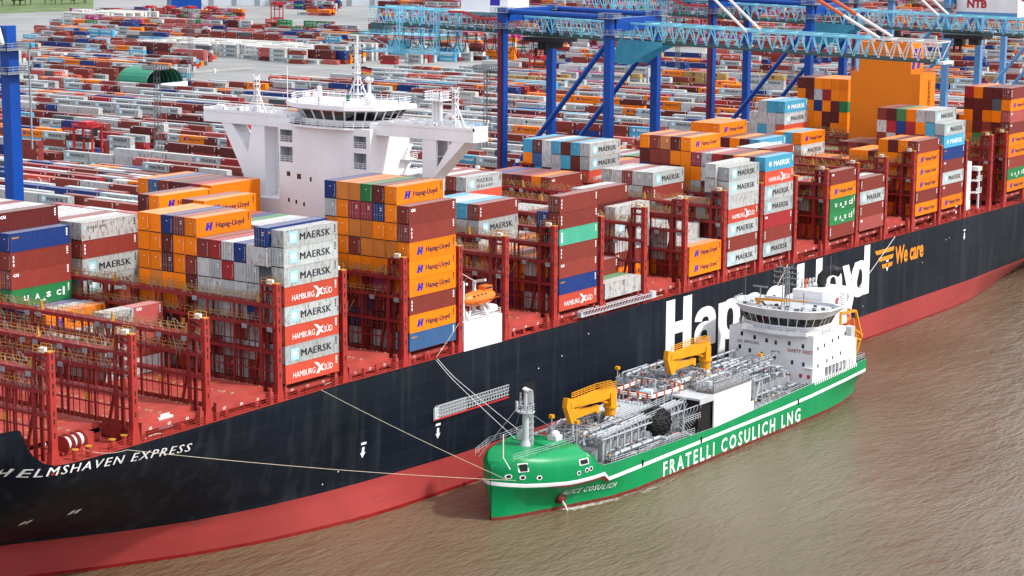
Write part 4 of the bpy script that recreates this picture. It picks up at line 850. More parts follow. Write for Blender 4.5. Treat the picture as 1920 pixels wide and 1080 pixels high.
P_ = [(347.2, YC + 7.6), (345.6, YC + 4.2), (344.9, YC), (345.2, YC - 4.4), (346.2, YC - 7.6), (348.6, YC - 8.9), (348.6, YC + 8)]
mb.prism(P_[::-1], lambda u, v, q: (u, v, q), -9.75, -9.5)
for p_, q_ in zip(P_[:5], P_[1:6]): mb.add([p_ + (-9.75,), q_ + (-9.75,), q_ + (-8.75,), p_ + (-8.75,)], [(0, 1, 2, 3)])
dh = mb.build('deckhouse', [M['white'], M['lgrey']], tk)
wins = [(XF, YC + t, z) for t, z in ((6.4, -10.6), (3.6, -11.0), (1.0, -11.3), (-1.0, -11.5), (-3.9, -11.3), (-6.8, -11.5), (6.8, -13.2), (4.6, -13.7), (2.0, -14.1), (-.8, -14.4), (-4.6, -14.9), (-7.0, -15.0))]
for x, y, z in wins: w = MB(); w.box(x - .03, y - .27, z - .4, x + .02, y + .27, z + .4); w.build('window', M['glass'], dh)
for x, z in ((348.5, -12.0), (351.2, -11.8), (354.5, -11.4), (357, -11.2), (359.8, -10.9), (348.7, -15.4), (352.4, -15.0), (354.8, -14.8), (358.1, -14.5)): w = MB(); w.box(x - .25, yr_ - .02, z - .36, x + .25, yr_ + .02, z + .36); w.build('window', M['glass'], dh)
w = MB(); w.text('NO SMOKING', lambda u, v: (XF - .05, YC + 7.3 - u, -12.35 - u * .0 + v), .62, 0, off=.03, res=2, width=4.6, space=1.25); w.build('safety_lettering', [M['sign']], dh); w = MB(); w.text('SAFETY FIRST', lambda u, v: (XF - .05, YC - 3.6 - u, -12.9 + v), .66, 0, off=.03, res=2, width=5.2, space=1.25)
w.build('safety_lettering', [M['sign']], dh)
for a_, b_, c_, d_, e_ in ((.5, 3.0, 4.3, -18.9, -17.2), (.1, 6.2, 6.8, -17.6, -16.9), (.1, 7.9, 8.5, -17.6, -16.9)): w = MB(); w.box(XF - a_, YC - b_, d_, XF - .02, YC - c_, e_); w.build('fire_cabinet', M['redline'], dh)
# wheelhouse: rounded front, raked window band, wide roof
FP = [(353.5, YC + 8.6), (350.2, YC + 8.2), (347.9, YC + 6.2), (346.5, YC + 3.0), (346.0, YC), (346.3, YC - 3.6), (347.2, YC - 6.8), (349.6, YC - 8.6), (354.6, YC - 8.6), (356, YC - 6), (356, YC + 6)]
cc = Vector((352.2, YC))
def sc_(p, k): d = Vector(p) - cc; return (cc.x + d.x * k, cc.y + d.y * k)
mb = MB(); n = len(FP); panes = []
for za, ka, zc_, kc, gl in ((-9.3, 1.0, -8.0, 1.0, 0), (-8.0, 1.0, -6.4, 1.09, 1), (-6.4, 1.09, -5.9, 1.15, 0), (-5.9, 1.15, -4.7, 1.30, 0)):
    A = [sc_(p, ka) + (za,) for p in FP]; B = [sc_(p, kc) + (zc_,) for p in FP]
    for i in range(n):
        j = (i + 1) % n
        if not gl or i in (8, 9, 10): mb.add([A[i], A[j], B[j], B[i]], [(0, 1, 2, 3)]); continue
        L_ = (Vector(A[i]) - Vector(A[j])).length; k_ = max(1, round(L_ / 1.7))
        for q in range(k_):
            P = lambda X_, t: tuple(Vector(X_[i]).lerp(Vector(X_[j]), t)); t0 = (q + .05) / k_; t1 = (q + .95) / k_
            panes.append([P(A, t0), P(A, t1), P(B, t1), P(B, t0)]); mb.add([P(A, q / k_), P(A, t0), P(B, t0), P(B, q / k_)], [(0, 1, 2, 3)]); mb.add([P(A, t1), P(A, (q + 1) / k_), P(B, (q + 1) / k_), P(B, t1)], [(0, 1, 2, 3)])
top = [sc_(p, 1.30) + (-4.7,) for p in FP]; inn = [sc_(p, 1.22) + (-4.7,) for p in FP]; flo = [sc_(p, 1.18) + (-5.3,) for p in FP]
for i in range(n):
    j = (i + 1) % n; mb.add([top[i], top[j], inn[j], inn[i]], [(0, 1, 2, 3)]); mb.add([inn[i], inn[j], flo[j], flo[i]], [(0, 1, 2, 3)], 2)
mb.add(flo, [tuple(range(n))], 2)
wh = mb.build('wheelhouse', [M['white'], M['glass'], M['lgrey']], tk)
for q in panes: w = MB(); w.add(q, [(0, 1, 2, 3)]); w.build('window', M['glass'], wh)
w = MB(); w.rail([p[:2] + (-5.3,) for p in inn[:9]], 1.1, 1.4, .03); w.rail([sc_(p, 1.1) + (-9.3,) for p in FP[:9]], 1.05, 1.2, .03); w.build('railing', M['pipe'], wh)
w = MB()
for q in range(34): t = q / 33 * 7.999; i = int(t); c = Vector(inn[i]).lerp(Vector(inn[i + 1]), t - i); d = (Vector((cc.x, cc.y, c.z)) - c).normalized(); c = c + d * rnd.uniform(1.5, 6); w = MB(); w.box(c.x, c.y, -5.3, c.x + rnd.uniform(.2, .7), c.y + rnd.uniform(.2, .8), -5.3 + rnd.uniform(.2, .7)); w.build('roof_vent', M[rnd.choice(('pipe', 'black', 'black'))], wh)
mb = MB(); mb.prism([(357.6, YC - 5.0), (358.5, YC - 6.2), (366, YC - 6.2), (367, YC - 5), (367, YC + 1.5), (357.6, YC + 1.5)], lambda u, v, q: (u, v, q), -10, -2.9)
for q in range(6): mb.box(362.5, YC - 6.24, -6.2 + q * .45, 364.5, YC - 6.2, -6.1 + q * .45, 1)
for q in range(4): mb.bar((360.4 + q * .35, YC - 6.23, -6.4), (361.0 + q * .35, YC - 6.23, -4.4), .12, mi=2)
fu = mb.build('funnel', [M['white'], M['black'], M['redline']], tk)
w = MB(); P = [(363.0, YC - 2, -3.4), (363.0, YC - 2, -2.2), (363.2, YC - 2, -1.0), (363.9, YC - 2.6, .0), (364.8, YC - 3.6, .3), (365.6, YC - 4.5, -.1)]; w.tube(P, 1.0, 14); w.build('exhaust_pipe', M['black'], fu, True)
for q in range(4): w = MB(); w.tube([(359.2 + q * .9, YC + .3 - q * .3, -3.2), (359.2 + q * .9, YC + .3 - q * .3, -1.8), (359.7 + q * .9, YC + .3 - q * .3, -1.2)], .28, 8); w.build('exhaust_pipe', M['stay_red'] if q == 1 else M['pipe'], fu)
# radar mast of the tanker
w = MB(); xm, ym = 352.0, YC
for dx, dy in ((-.55, -.55), (.55, -.55), (.55, .55), (-.55, .55)): w.bar((xm + dx, ym + dy, -5.3), (xm + dx * .6, ym + dy * .6, 2.2), .17)
for q in range(10):
    z = -5 + q * .72; w.bar((xm - .5, ym - .5, z), (xm + .5, ym - .5, z + .7), .06); w.bar((xm - .5, ym + .5, z), (xm - .5, ym - .5, z + .7), .06)
for z, l_ in ((-1.0, 2.6), (.2, 2.6), (1.2, 2.6), (2.2, 2.2)): w.bar((xm, ym - l_, z), (xm, ym + l_, z), .16); w.bar((xm - l_ * .6, ym, z), (xm + l_ * .6, ym, z), .1); [w.bar((xm, ym + s2 * l_, z), (xm, ym + s2 * l_, z + .5), .12) for s2 in (-1, -.5, .5, 1)]
for s2 in (-1, 1): w.bar((xm, ym + s2 * 1.3, 2.2), (xm, ym + s2 * 1.6, 3.9), .08)
w.bar((xm - 2.5, ym + 4.2, -5.3), (xm - 2.5, ym + 4.2, -1.6), .16); w.box(xm - 2.6, ym + 2.6, -1.7, xm - 2.4, ym + 5.8, -1.45); w.bar((xm + 2.5, ym - 2.6, -5.2), (xm + 2.5, ym - 2.6, -2.8), .18)
w.tube([(xm - 3, ym + 7.2, -5), (xm - 3, ym + 7.2, 3.5)], .035, 4); w.tube([(362, YC - 4.4, -4.2), (362, YC - 4.4, 3.5)], .035, 4)
w.build('radar_mast', M['galv'], tk)
w = MB(); w.bar((350.5, YC + 5.8, -4.3), (350.8, YC - .5, -4.0), .45); w.bar((350.8, YC - .5, -4.0), (351.6, YC - 5.0, -3.9), .22); w.bar((350.5, YC + 5.2, -5.3), (350.5, YC + 5.2, -4.2), .5); w.build('roof_crane', M['craneyellow'], tk)
# stern davit with its lifeboat
w = MB()
for y in (YC - 6.4, YC - 2.2):
    w.bar((363, y, -12.6), (363, y, -7.6), .4); w.bar((363, y, -7.6), (369.5, y, -8.2), .4); w.bar((369.5, y, -8.2), (372.5, y, -14), .4); w.bar((365, y, -12), (372, y, -14.5), .35); w.bar((366.2, y, -10.4), (372.8, y, -13.6), .28); w.bar((372.2, y, -14.2), (369.4, y, -18.4), .3); w.bar((368.5, y, -9.5), (370.6, y, -15.2), .2)
for x, z in ((363, -7.6), (369.5, -8.2), (372.4, -14)): w.bar((x, YC - 6.4, z), (x, YC - 2.2, z), .35)
for t in range(5): w.bar((366 + t * 1.3, YC - 6.4, -11.2 - t * .5), (366.6 + t * 1.3, YC - 2.2, -11.0 - t * .5), .16)
w.build('stern_davit', M['craneyellow'], tk)
lifeboat((367.4, YC - 4.3, -9.9), 7.0, 'orange lifeboat held in the yellow stern davit of the green tanker', R(0))
# big black pneumatic fender in its cradle
fr = empty('pneumatic_fender', (295.6, YC - 5.6, -19), 'big black rubber fender wrapped in a tyre net on the green tanker deck', 'fender')
w = MB(); w.ell((295.6, YC - 5.6, -16.4), 3.2, 2.3, 2.6, 20, 12); o = w.build('fender_body', M['rubber'], fr, True)
w = MB(); rr = random.Random(2)
for i in range(9):
    for j in range(14):
        t = -math.pi / 2 + math.pi * (i + .7) / 9.4; p = 2 * math.pi * (j + .5 * (i % 2)) / 14; c = Vector((3.2 * math.cos(t) * math.cos(p), 2.3 * math.cos(t) * math.sin(p), 2.6 * math.sin(t))); nn = c.normalized(); a_ = nn.cross(Vector((0, 0, 1))).normalized(); b_ = nn.cross(a_); c = c + Vector((295.6, YC - 5.6, -16.4))
        w.tube([c + nn * .05 + (a_ * math.cos(q) + b_ * math.sin(q)) * .3 for q in np.linspace(0, 2 * math.pi, 8)], .11, 4)
o = w.build('tyre_net', M['rubber'], fr)
tag(o, kind='stuff')
# second fender row between the hulls
for i, (x, lab) in enumerate(((284, 'forward'), (352, 'after'))):
    fr2 = empty('pneumatic_fender', (x, -3.4, ZW + .8), 'black floating fender between the two hulls near the %s end of the green tanker' % ('bow' if i == 0 else 'stern'), 'fender', 'floating fenders between the hulls')
    w = MB(); w.ell((x, -3.6, ZW + .9), 3.4, 2.7, 1.8, 14, 8); w.build('fender_body', M['rubber'], fr2, True)
# mooring lines
def rope(name, pts, sag, r_, lab, mats):
    w = MB(); 
    for p, q in zip(pts, pts[1:]):
        p = Vector(p); q = Vector(q); w.tube([p.lerp(q, t) - Vector((0, 0, sag * 4 * t * (1 - t))) for t in np.linspace(0, 1, 9)], r_, 5)
    return tag(w.build(name, mats), lab, 'mooring line', 'ropes between the two ships')
rope('mooring_line', [(186, .6, -1.6), (192, -1.4, -2.6), (256.0, YC - 4.5, -18.0)], .5, .04, 'pale mooring rope from the big bow winch across to the green bow', M['brown_rope'])
rope('mooring_line', [(233, -.6, -2.0), (255.2, YC - 3.4, -17.9)], .3, .04, 'pale mooring rope slanting down under the stacked boxes to the green bow', M['brown_rope'])
rope('mooring_line', [(262.0, -.5, -2.2), (264.0, -2.6, -5.5), (268.6, YC + 2.2, -14.6)], .1, .04, 'upper of the twin ropes crossing the ladder recess', M['letter'])
rope('mooring_line', [(261.6, -.5, -2.3), (263.4, -2.8, -5.8), (266.4, YC + 3.0, -14.6)], .1, .04, 'lower of the twin ropes crossing the ladder recess', M['letter'])
rope('mooring_line', [(433.5, -.5, -3.2), (368.5, YC + 2, -16.0)], .6, .05, 'thin rope from the orange slogan down to the tanker stern', M['letter'])
rope('mooring_line', [(262, -.3, -1.9), (268.6, .1, 2.6)], .1, .05, 'short rope running up beside the white boat deck', M['brown_rope'])
rope('mooring_line', [(382, -.4, -2.8), (357, YC + 8.0, -9.0)], .2, .09, 'pale rope rising from the tanker roof to the rail above the giant letters', M['brown_rope'])
# foam along the tanker's waterline
foamm = pm('water_foam', (0.72, 0.70, 0.66, 1), 0.6, var=0.2, scale=1.0)
w = MB(); rr = random.Random(9)
for k in range(0):
    t = rr.random() ** 1.8; x = 266.5 + t * 60; e_ = 1.3 * (1 - t * .6); y = YC - interp(x, WB) - .15 - abs(rr.gauss(0, e_)); s2 = rr.uniform(.03, .17) * (1.5 - t); n_ = 7; a0 = rr.random() * 6
    w.add([(x + s2 * rr.uniform(.7, 2.6) * math.cos(a0 + 2 * math.pi * q / n_), y + s2 * rr.uniform(.3, .9) * math.sin(a0 + 2 * math.pi * q / n_), ZW + .03 + rr.random() * .05) for q in range(n_)], [tuple(range(n_))])
N_ = foamm.node_tree.nodes; L_ = foamm.node_tree.links; tcf = N_.new('ShaderNodeTexCoord'); nf = N_.new('ShaderNodeTexNoise'); nf.inputs['Scale'].default_value = 1.6; nf.inputs['Detail'].default_value = 8; nf.inputs['Roughness'].default_value = 0.72
mpf = N_.new('ShaderNodeMapping'); mpf.inputs['Scale'].default_value = (.45, 1, 1); L_.new(tcf.outputs['Object'], mpf.inputs[0]); L_.new(mpf.outputs[0], nf.inputs['Vector'])
af = N_.new('ShaderNodeAttribute'); af.attribute_name = 'cover'; sf = N_.new('ShaderNodeMath'); sf.operation = 'ADD'; L_.new(nf.outputs[0], sf.inputs[0]); L_.new(af.outputs['Fac'], sf.inputs[1])
mf = N_.new('ShaderNodeMapRange'); mf.inputs[1].default_value = .92; mf.inputs[2].default_value = 1.4; L_.new(sf.outputs[0], mf.inputs[0]); L_.new(mf.outputs[0], N_['Principled BSDF'].inputs['Alpha'])
cov = []
def foamstrip(xs, off, width, peak):
    for a, b in zip(xs, xs[1:]):
        for j in range(5):
            q = []
            for x, jj in ((a, j), (b, j), (b, j + 1), (a, j + 1)):
                t = (x - xs[0]) / (xs[-1] - xs[0]); q.append((x, YC - interp(x, WB) - off - width * (jj / 5) * (1.3 - t), ZW + .06)); cov.append(peak * (1 - t) ** .8 * (1 - abs(jj / 5 - .3) * 1.1) * min(1, t * 18 + .15))
            w.add(q, [(0, 1, 2, 3)])
foamstrip(list(np.arange(266.4, 296, 1.0)), .05, 2.4, .85)
foamstrip(list(np.arange(282, 318, 1.6)), .6, 2.4, .62)
w.tube([(267, YC - 5.8, -23.6), (267.2, YC - 6.3, -24.4), (267.3, YC - 6.6, -25.2)], .16, 6); cov += [.8] * (len(w.v) - len(cov))
fo_ = w.build('foam', foamm); fo_.data.attributes.new('cover', 'FLOAT', 'POINT').data.foreach_set('value', cov)
tag(fo_, 'white foam trailing along the green tanker waterline', 'foam', kind='stuff')
# ---------------------------------------------------------------- ship-to-shore gantry cranes on the quay
def truss(w, x, y0, y1, zb, zt, side, mi=0, step=3.1, t=.16, tt=.3):
    """one zigzag truss along y; zb and zt are functions of y"""
    n = max(2, int(abs(y1 - y0) / step)); w.bar((x, y0, zt(y0)), (x, y1, zt(y1)), tt, mi=mi)
    for i in range(n):
        a = y0 + (y1 - y0) * i / n; b = y0 + (y1 - y0) * (i + 1) / n; c = (a + b) / 2
        w.bar((x, a, zt(a)), (x - side * .9, c, zb(c)), t, mi=mi); w.bar((x - side * .9, c, zb(c)), (x, b, zt(b)), t, mi=mi)
def gantry(x0, x1, lab, boom, col, extras):
    root = empty('gantry_crane', ((x0 + x1) / 2, 81, ZG), lab, 'gantry crane', 'quay gantry cranes')
    YW, YL = 66.0, 97.0; xc = (x0 + x1) / 2
    for x in (x0, x1):
        for y, zt in ((YW, 46.0), (YL, 46.5)):
            w = MB(); w.box(x - .9, y - .95, ZG + 2.2, x + .9, y + .95, zt, 0); w.box(x - 3.6, y - .6, ZG + .9, x + 3.6, y + .6, ZG + 2.2, 0)
            for k in (-2.6, -.9, .9, 2.6): w.box(x + k - .6, y - .35, ZG, x + k + .6, y + .35, ZG + .9, 1)
            leg = w.build('leg', [col, M['black']], root)
            w = MB()
            for zz in (zt - 1.2, zt - 5.0):
                w.box(x - 2.1, y - 2.1, zz, x + 2.1, y + 2.1, zz + .12, 0); w.rail([(x - 2.1, y - 2.1, zz + .1), (x + 2.1, y - 2.1, zz + .1), (x + 2.1, y + 2.1, zz + .1), (x - 2.1, y + 2.1, zz + .1), (x - 2.1, y - 2.1, zz + .1)], 1.15, 1.2, .04)
            w.build('leg_platform', M['galv'], leg)
            if x == x0 and y == YL: w = MB(); w.box(x - 1.35, y - .4, ZG + 2, x - .95, y + .4, 43, 0); w.build('lift_rail', pm_lift, leg)
        w = MB(); w.tube([(x, YW + 1, 38.5), (x, YL - 1.2, 4.5)], .62, 10); w.build('diagonal_brace', col, root)
        w = MB(); w.tube([(x, YW + 1, 45.0), (x, YL - 1, 45.6)], .7, 10); w.build('top_tie', col, root)
        w = MB(); w.box(x - .9, YW + 1.2, 3.2, x + .9, YL - 1.2, 5.2); w.build('sill_beam', col, root)
    for y, z in ((YW, 41.8), (YL, 43.2)):
        w = MB(); w.box(x0 + 1.15, y - 1.2, z, x1 - 1.15, y + 1.2, z + 3.0); w.build('portal_beam', col, root)
    if boom:
        ytip, yend = boom; zb = lambda y: 37.75 + .021 * y; zt = lambda y: 42.1 + .021 * y
        w = MB()
        for s_ in (-1, 1):
            x = xc + s_ * 3.3
            truss(w, x, yend, ytip + 16, zb, zt, s_, 0, 2.9, .22, .42); truss(w, x, ytip + 16, ytip, zb, zt, s_, 1, 3.1, .22, .4)
            w.box(x - .3 - s_ * .9, min(ytip, yend), 37.3, x + .3 - s_ * .9, min(ytip, yend) + .6, 38.3)
            w.bar((x - s_ * .9, ytip, zb(ytip)), (x - s_ * .9, yend, zb(yend)), .35, .5, 2)
            w.rail([(x + s_ * .3, yend, zb(yend) + .3), (x + s_ * .3, ytip, zb(ytip) + .3)], 1.05, 4.0, .035, 2, 2)
        for y in np.arange(ytip, yend, 6.2): w.bar((xc - 3.3, y, zt(y)), (xc + 3.3, y, zt(y)), .18, mi=0 if y > ytip + 16 else 1)
        w.box(xc - 2.6, ytip - 1.2, zb(ytip) - .3, xc + 2.6, ytip, zb(ytip) + .3, 1)
        w.build('boom', [M['sky'], M['stay_white'], M['girder']], root)
        w = MB(); ya = ytip + 14
        for s_ in (-1, 1):
            x = xc + s_ * 3.3; w.tube([(x, ya, zt(ya) + .3), (x, ya + 8.8, zt(ya) + 4.9)], .36, 8, 0); w.tube([(x, ya + 8.8, zt(ya) + 4.9), (x, ya + 34, zt(ya) + 18)], .42, 8, 1)
            w.tube([(x, ya + 33, zt(ya) + .3), (x, ya + 46, zt(ya) + 11)], .34, 8, 0)
        w.build('boom_stay', [M['stay_white'], M['stay_red']], root)
        w = MB(); y = extras['trolley']; w.box(xc - 3.6, y - 5.5, zb(y) - 1.6, xc + 3.6, y + 5.5, zb(y) - .5); w.box(xc - 2.9, y - 4.2, zb(y) - 3.1, xc - .8, y - 1.4, zb(y) - 1.6); w.box(xc + .4, y + 1.8, zb(y) - 3.8, xc + 2.6, y + 4.2, zb(y) - 1.6); w.rail([(xc - 3.6, y - 5.5, zb(y) - .5), (xc - 3.6, y + 5.5, zb(y) - .5)], 1.2, 1, .05)
        for s_ in (-1, 1): w.bar((xc + s_ * 2, y + 3, zb(y) - 3.2), (xc + s_ * 2, y + 3, zb(y) - 5.2), .5)
        w.build('trolley', M['black'], root)
        w = MB()
        for k in range(17):
            y = 90 + k * 2.9; d = 4.2 if k % 2 else 5.0
            if y > yend - 4: break
            w.tube([(xc - 3.6, y + 1.45 + 1.3 * math.cos(a), zb(y) - .6 - d * abs(math.sin(a)) ** .8) for a in np.linspace(0, math.pi, 9)], .13, 4)
        w.build('festoon_cable', M['black'], root)
        w = MB()
        for y in (134, 122):
            for x in (xc - 4.6, xc + 4.6):
                for dx, dy in ((-.5, -.5), (.5, -.5), (.5, .5), (-.5, .5)): w.bar((x + dx, y + dy, 33.5), (x + dx, y + dy, zt(y) + .6), .14)
                for q in range(12): z = 33.6 + q * .93; s_ = 1 if q % 2 else -1; w.bar((x - .5 * s_, y - .5, z), (x + .5 * s_, y - .5, z + .9), .09); w.bar((x - .5, y - .5 * s_, z), (x - .5, y + .5 * s_, z + .9), .09)
        for z in (33.6, 38.2):
            w.box(xc - 5, 121, z, xc + 5, 147, z + .12)
            for x in (xc - 5, xc + 5): w.rail([(x, 121, z), (x, 147, z)], 1.1, 1.6, .045)
        w.bar((xc - 4.8, 134, 34), (xc - 4.8, 146, 38.5), .14); w.box(xc - 3, 141, 38.3, xc + 1, 145, 41, 1); w.box(xc - 2, 136, 34, xc + 2, 140, 36.5)
        w.build('maintenance_gantry', [M['sky'], M['girder']], root)
        w = MB(); w.box(xc - 3.5, 100.5, 45.2, xc + 5.5, 115, 52, 0); w.box(xc - 3.53, 103, 46.5, xc - 3.5, 106, 49, 2); w.box(xc - 6.4, 98, 44.9, xc + 6.4, 117, 45.2, 0)
        for zz in (43.9,): w.tube([(xc - 6.2, 117, 44.8), (xc - 6.2, 112, 44.8), (xc - 6.2, 108, 43.4), (xc - 6.2, 97, 43.2)], .35, 6, 1)
        w.build('machinery_house', [M['white'], M['redline'], M['logo']], root)
        w = MB(); w.prism([(64, 33.6), (60.5, 36.2), (56, 38.2), (56, 39.2), (68, 39.6), (70, 34)], lambda u, v, q: (q, u, v), xc - 3.4, xc - 3.1); w.prism([(64, 33.6), (60.5, 36.2), (56, 38.2), (56, 39.2), (68, 39.6), (70, 34)], lambda u, v, q: (q, u, v), xc + 3.1, xc + 3.4); w.build('boom_hinge', M['plate'], root)
    return root
M['stay_white'] = pm('stay_white_paint', (0.66, 0.62, 0.60, 1), 0.45, var=0.12)
pm_lift = pm('lift_rail_red', (0.12, 0.01, 0.015, 1), 0.5, var=0.2)
gantry(415.2, 436.3, 'blue gantry crane whose light blue boom ends in an orange and white tip', (-14, 145), M['blue'], dict(trolley=90))
gantry(516.9, 537.5, 'blue gantry crane just right of the middle, its boom passing behind the first', (-16, 146), M['blue'], dict(trolley=24))
gantry(608.3, 634.0, 'pale blue gantry crane behind the orange casing, boom raised out of view', None, M['paleblue'], {})
hb = [o for o in bpy.data.objects if o.name.startswith('gantry_crane') and o.parent is None][-1]
w = MB(); w.box(610.5, 44, 38.5, 632, 64, 47, 0); w.text('NTB', lambda u, v: (610.45, 60.5 - u, 41.2 + v), 2.4, 1, off=.05, width=6.5); w.rail([(610.5, 64, 47), (610.5, 44, 47)], 1.2, 1.5, .06); w.box(610.4, 44, 38.6, 610.5, 64, 39.8, 2); w.build('machinery_house', [M['white'], M['redline'], M['paleblue']], hb)
gantry(708.0, 730.2, 'blue gantry crane at the right edge of the picture with low diagonal braces', None, M['paleblue'], {})
gantry(232.6, 211.0, 'blue gantry crane at the left edge, only one tall leg showing', None, M['blue'], {}) if False else None
root = empty('gantry_crane', (232.6, 66, ZG), 'blue gantry crane leg at the left edge with a railed platform on top', 'gantry crane', 'quay gantry cranes')
w = MB(); w.box(231.6, 65.0, ZG, 233.8, 67.1, 46.5); w.build('leg', M['blue'], root)
w = MB()
for zz in (46.5, 42.6): w.box(230, 63.6, zz, 235.0, 68.6, zz + .15); w.rail([(230, 63.6, zz), (235, 63.6, zz), (235, 68.6, zz), (230, 68.6, zz), (230, 63.6, zz)], 1.2, 1.2, .05)
w.bar((234.9, 63.8, 30), (234.9, 63.8, 46.5), .25); w.build('leg_platform', M['galv'], root)
w = MB(); w.box(231.4, 65, 46.6, 233.4, 67, 50.5); w.build('boom_hinge', M['blue'], root)
w = MB(); w.tube([(231.4, 66.0, 47.4), (229.8, 67.5, 54)], .55, 8); w.build('stay_rod', M['letter'], root)

# ---------------------------------------------------------------- the yard: light masts, straddle carriers, hangar, buildings
def light_mast(x, y, h, lab):
    r0 = empty('light_mast', (x, y, ZG), lab, 'light mast', 'lattice light masts in the yard')
    w = MB()
    for dx, dy in ((-1, -1), (1, -1), (1, 1), (-1, 1)): w.bar((x + dx * .9, y + dy * .9, ZG), (x + dx * .75, y + dy * .75, ZG + h), .2)
    n = int(h / 1.9)
    for q in range(n):
        z = ZG + q * h / n; z2 = ZG + (q + 1) * h / n; s_ = 1 if q % 2 else -1
        for k in (-.85, .85): w.bar((x - .85 * s_, y + k, z), (x + .85 * s_, y + k, z2), .11); w.bar((x + k, y - .85 * s_, z), (x + k, y + .85 * s_, z2), .11)
    w.build('lattice_tower', M['mast'], r0)
    w = MB(); z = ZG + h; w.box(x - 3.4, y - 3.4, z, x + 3.4, y + 3.4, z + .25)
    w.rail([(x - 3.4, y - 3.4, z), (x + 3.4, y - 3.4, z), (x + 3.4, y + 3.4, z), (x - 3.4, y + 3.4, z), (x - 3.4, y - 3.4, z)], 1.6, 1.2, .07)
    w.build('lamp_platform', M['mast'], r0)
    w = MB()
    for k in np.linspace(-3.2, 3.2, 6):
        for s_ in (-3.5, 3.5): w.box(x + k - .35, y + s_ - .3, z + .5, x + k + .35, y + s_ + .3, z + 1.3); w.box(x + s_ - .3, y + k - .35, z + .5, x + s_ + .3, y + k + .35, z + 1.3)
    w.build('lamp', M['galv'], r0)
    w = MB(); w.box(x - 1.6, y - 1.6, ZG, x + 1.6, y + 1.6, ZG + 1.1); w.build('base', M['concrete'], r0)
light_mast(525.8, 327, 33, 'lattice light mast at left, standing in front of the green hangar')
light_mast(587.8, 228, 34, 'lattice light mast right of the white bridge tower, partly behind its wing')
light_mast(802.5, 580, 36, 'lattice light mast far back left of the asphalt, beside a long low fence')
light_mast(919.7, 350, 34, 'lattice light mast between the blue crane legs, behind sandy boxes')
light_mast(886.6, 267, 33, 'lattice light mast behind the second crane, right of a blue brace')
light_mast(946.5, 545, 35, 'lattice light mast rising through the light blue maintenance gantry')
def carrier(loc, lab, rz=0):
    r0 = empty('straddle_carrier', (0, 0, 0), lab, 'straddle carrier', 'red straddle carriers in the yard')
    for s_ in (-1, 1):
        w = MB(); y = s_ * 2.25; w.box(-5.2, y - .35, .5, 5.2, y + .35, 1.5)
        for x in (-4.4, -1.5, 1.5, 4.4): w.tube([(x, y - .3, .75), (x, y + .3, .75)], .75, 10, 1)
        w.build('bogie', [M['carrier'], M['rubber']], r0)
        for x in (-4.6, 4.6): w = MB(); w.box(x - .35, y - .3, 1.5, x + .35, y + .3, 12.6); w.build('leg', M['carrier'], r0)
    w = MB(); w.box(-5.4, -2.6, 12.4, 5.4, -1.9, 13.2); w.box(-5.4, 1.9, 12.4, 5.4, 2.6, 13.2)
    for x in (-5, 0, 4.4): w.box(x, -2, 12.5, x + .7, 2, 13.1)
    w.box(-2.5, -2.3, 13.2, 2, 2.3, 14.3); w.rail([(-5.4, -2.6, 13.2), (5.4, -2.6, 13.2), (5.4, 2.6, 13.2), (-5.4, 2.6, 13.2)], 1.1, 1.5, .05); w.build('top_frame', M['carrier'], r0)
    w = MB(); w.box(-3.2, -1.1, 8.0, 3.2, 1.1, 8.6); [w.bar((x, y, 8.5), (x, y, 12.5), .1) for x in (-2, 2) for y in (-.8, .8)]; w.build('spreader', M['black'], r0)
    w = MB(); w.box(4.3, -2.5, 9.6, 6.0, -.8, 12.2); w.build('driver_cab', M['glass'], r0)
    r0.location = loc; r0.rotation_euler = (0, 0, rz); return r0
PIK = R(-90)
c0 = carrier((513.3, 349.5, ZG), 'red straddle carrier at far left among stacked boxes', PIK)
for loc, lab in (((540, 300, ZG), 'red straddle carrier behind the far white bridge wing'), ((903.8, 425, ZG), 'red straddle carrier on grey asphalt between blue crane legs'), ((1198.7, 1010, ZG), 'pink-red straddle carrier first in the far parked row'), ((1206, 995, ZG), 'pink-red straddle carrier second in the far parked row'), ((1214, 980, ZG), 'pink-red straddle carrier third in the far parked row'), ((1222, 965, ZG), 'pink-red straddle carrier last in the far parked row'), ((1316, 979, ZG), 'red straddle carrier alone on far asphalt near the top edge'), ((1049.7, 333, ZG), 'red straddle carrier behind the second blue crane')):
    twin(c0, loc, lab)
# green arched hangar
hg = empty('hangar', (765, 572, ZG), 'green arched hangar with a dark open end', 'hangar')
w = MB(); n = 14; rx, rz_ = 13.6, 9.8
P = [(765 + rx * math.cos(a), ZG + rz_ * abs(math.sin(a)) ** .75) for a in np.linspace(math.pi, 0, n)]
for i in range(n - 1):
    (xa, za), (xb, zb_) = P[i], P[i + 1]; w.add([(xa, 562, za), (xb, 562, zb_), (xb, 583, zb_), (xa, 583, za)], [(0, 1, 2, 3)])
w.add([(x, 583, z) for x, z in P], [tuple(range(n))]); w.build('arched_shell', M['hall_green'], hg)
w = MB()
for y in np.arange(562.2, 583, 3.4): w.tube([(765 + (rx - .25) * math.cos(a), y, ZG + (rz_ - .25) * abs(math.sin(a)) ** .75) for a in np.linspace(math.pi, 0, 11)], .18, 4)
w.build('arch_rib', M['galv'], hg)
w = MB(); w.box(757, 556, ZG, 781, 557, ZG + 2.2); tag(w.build('low_wall', M['white']), 'white low wall in front of the green hangar', 'wall')
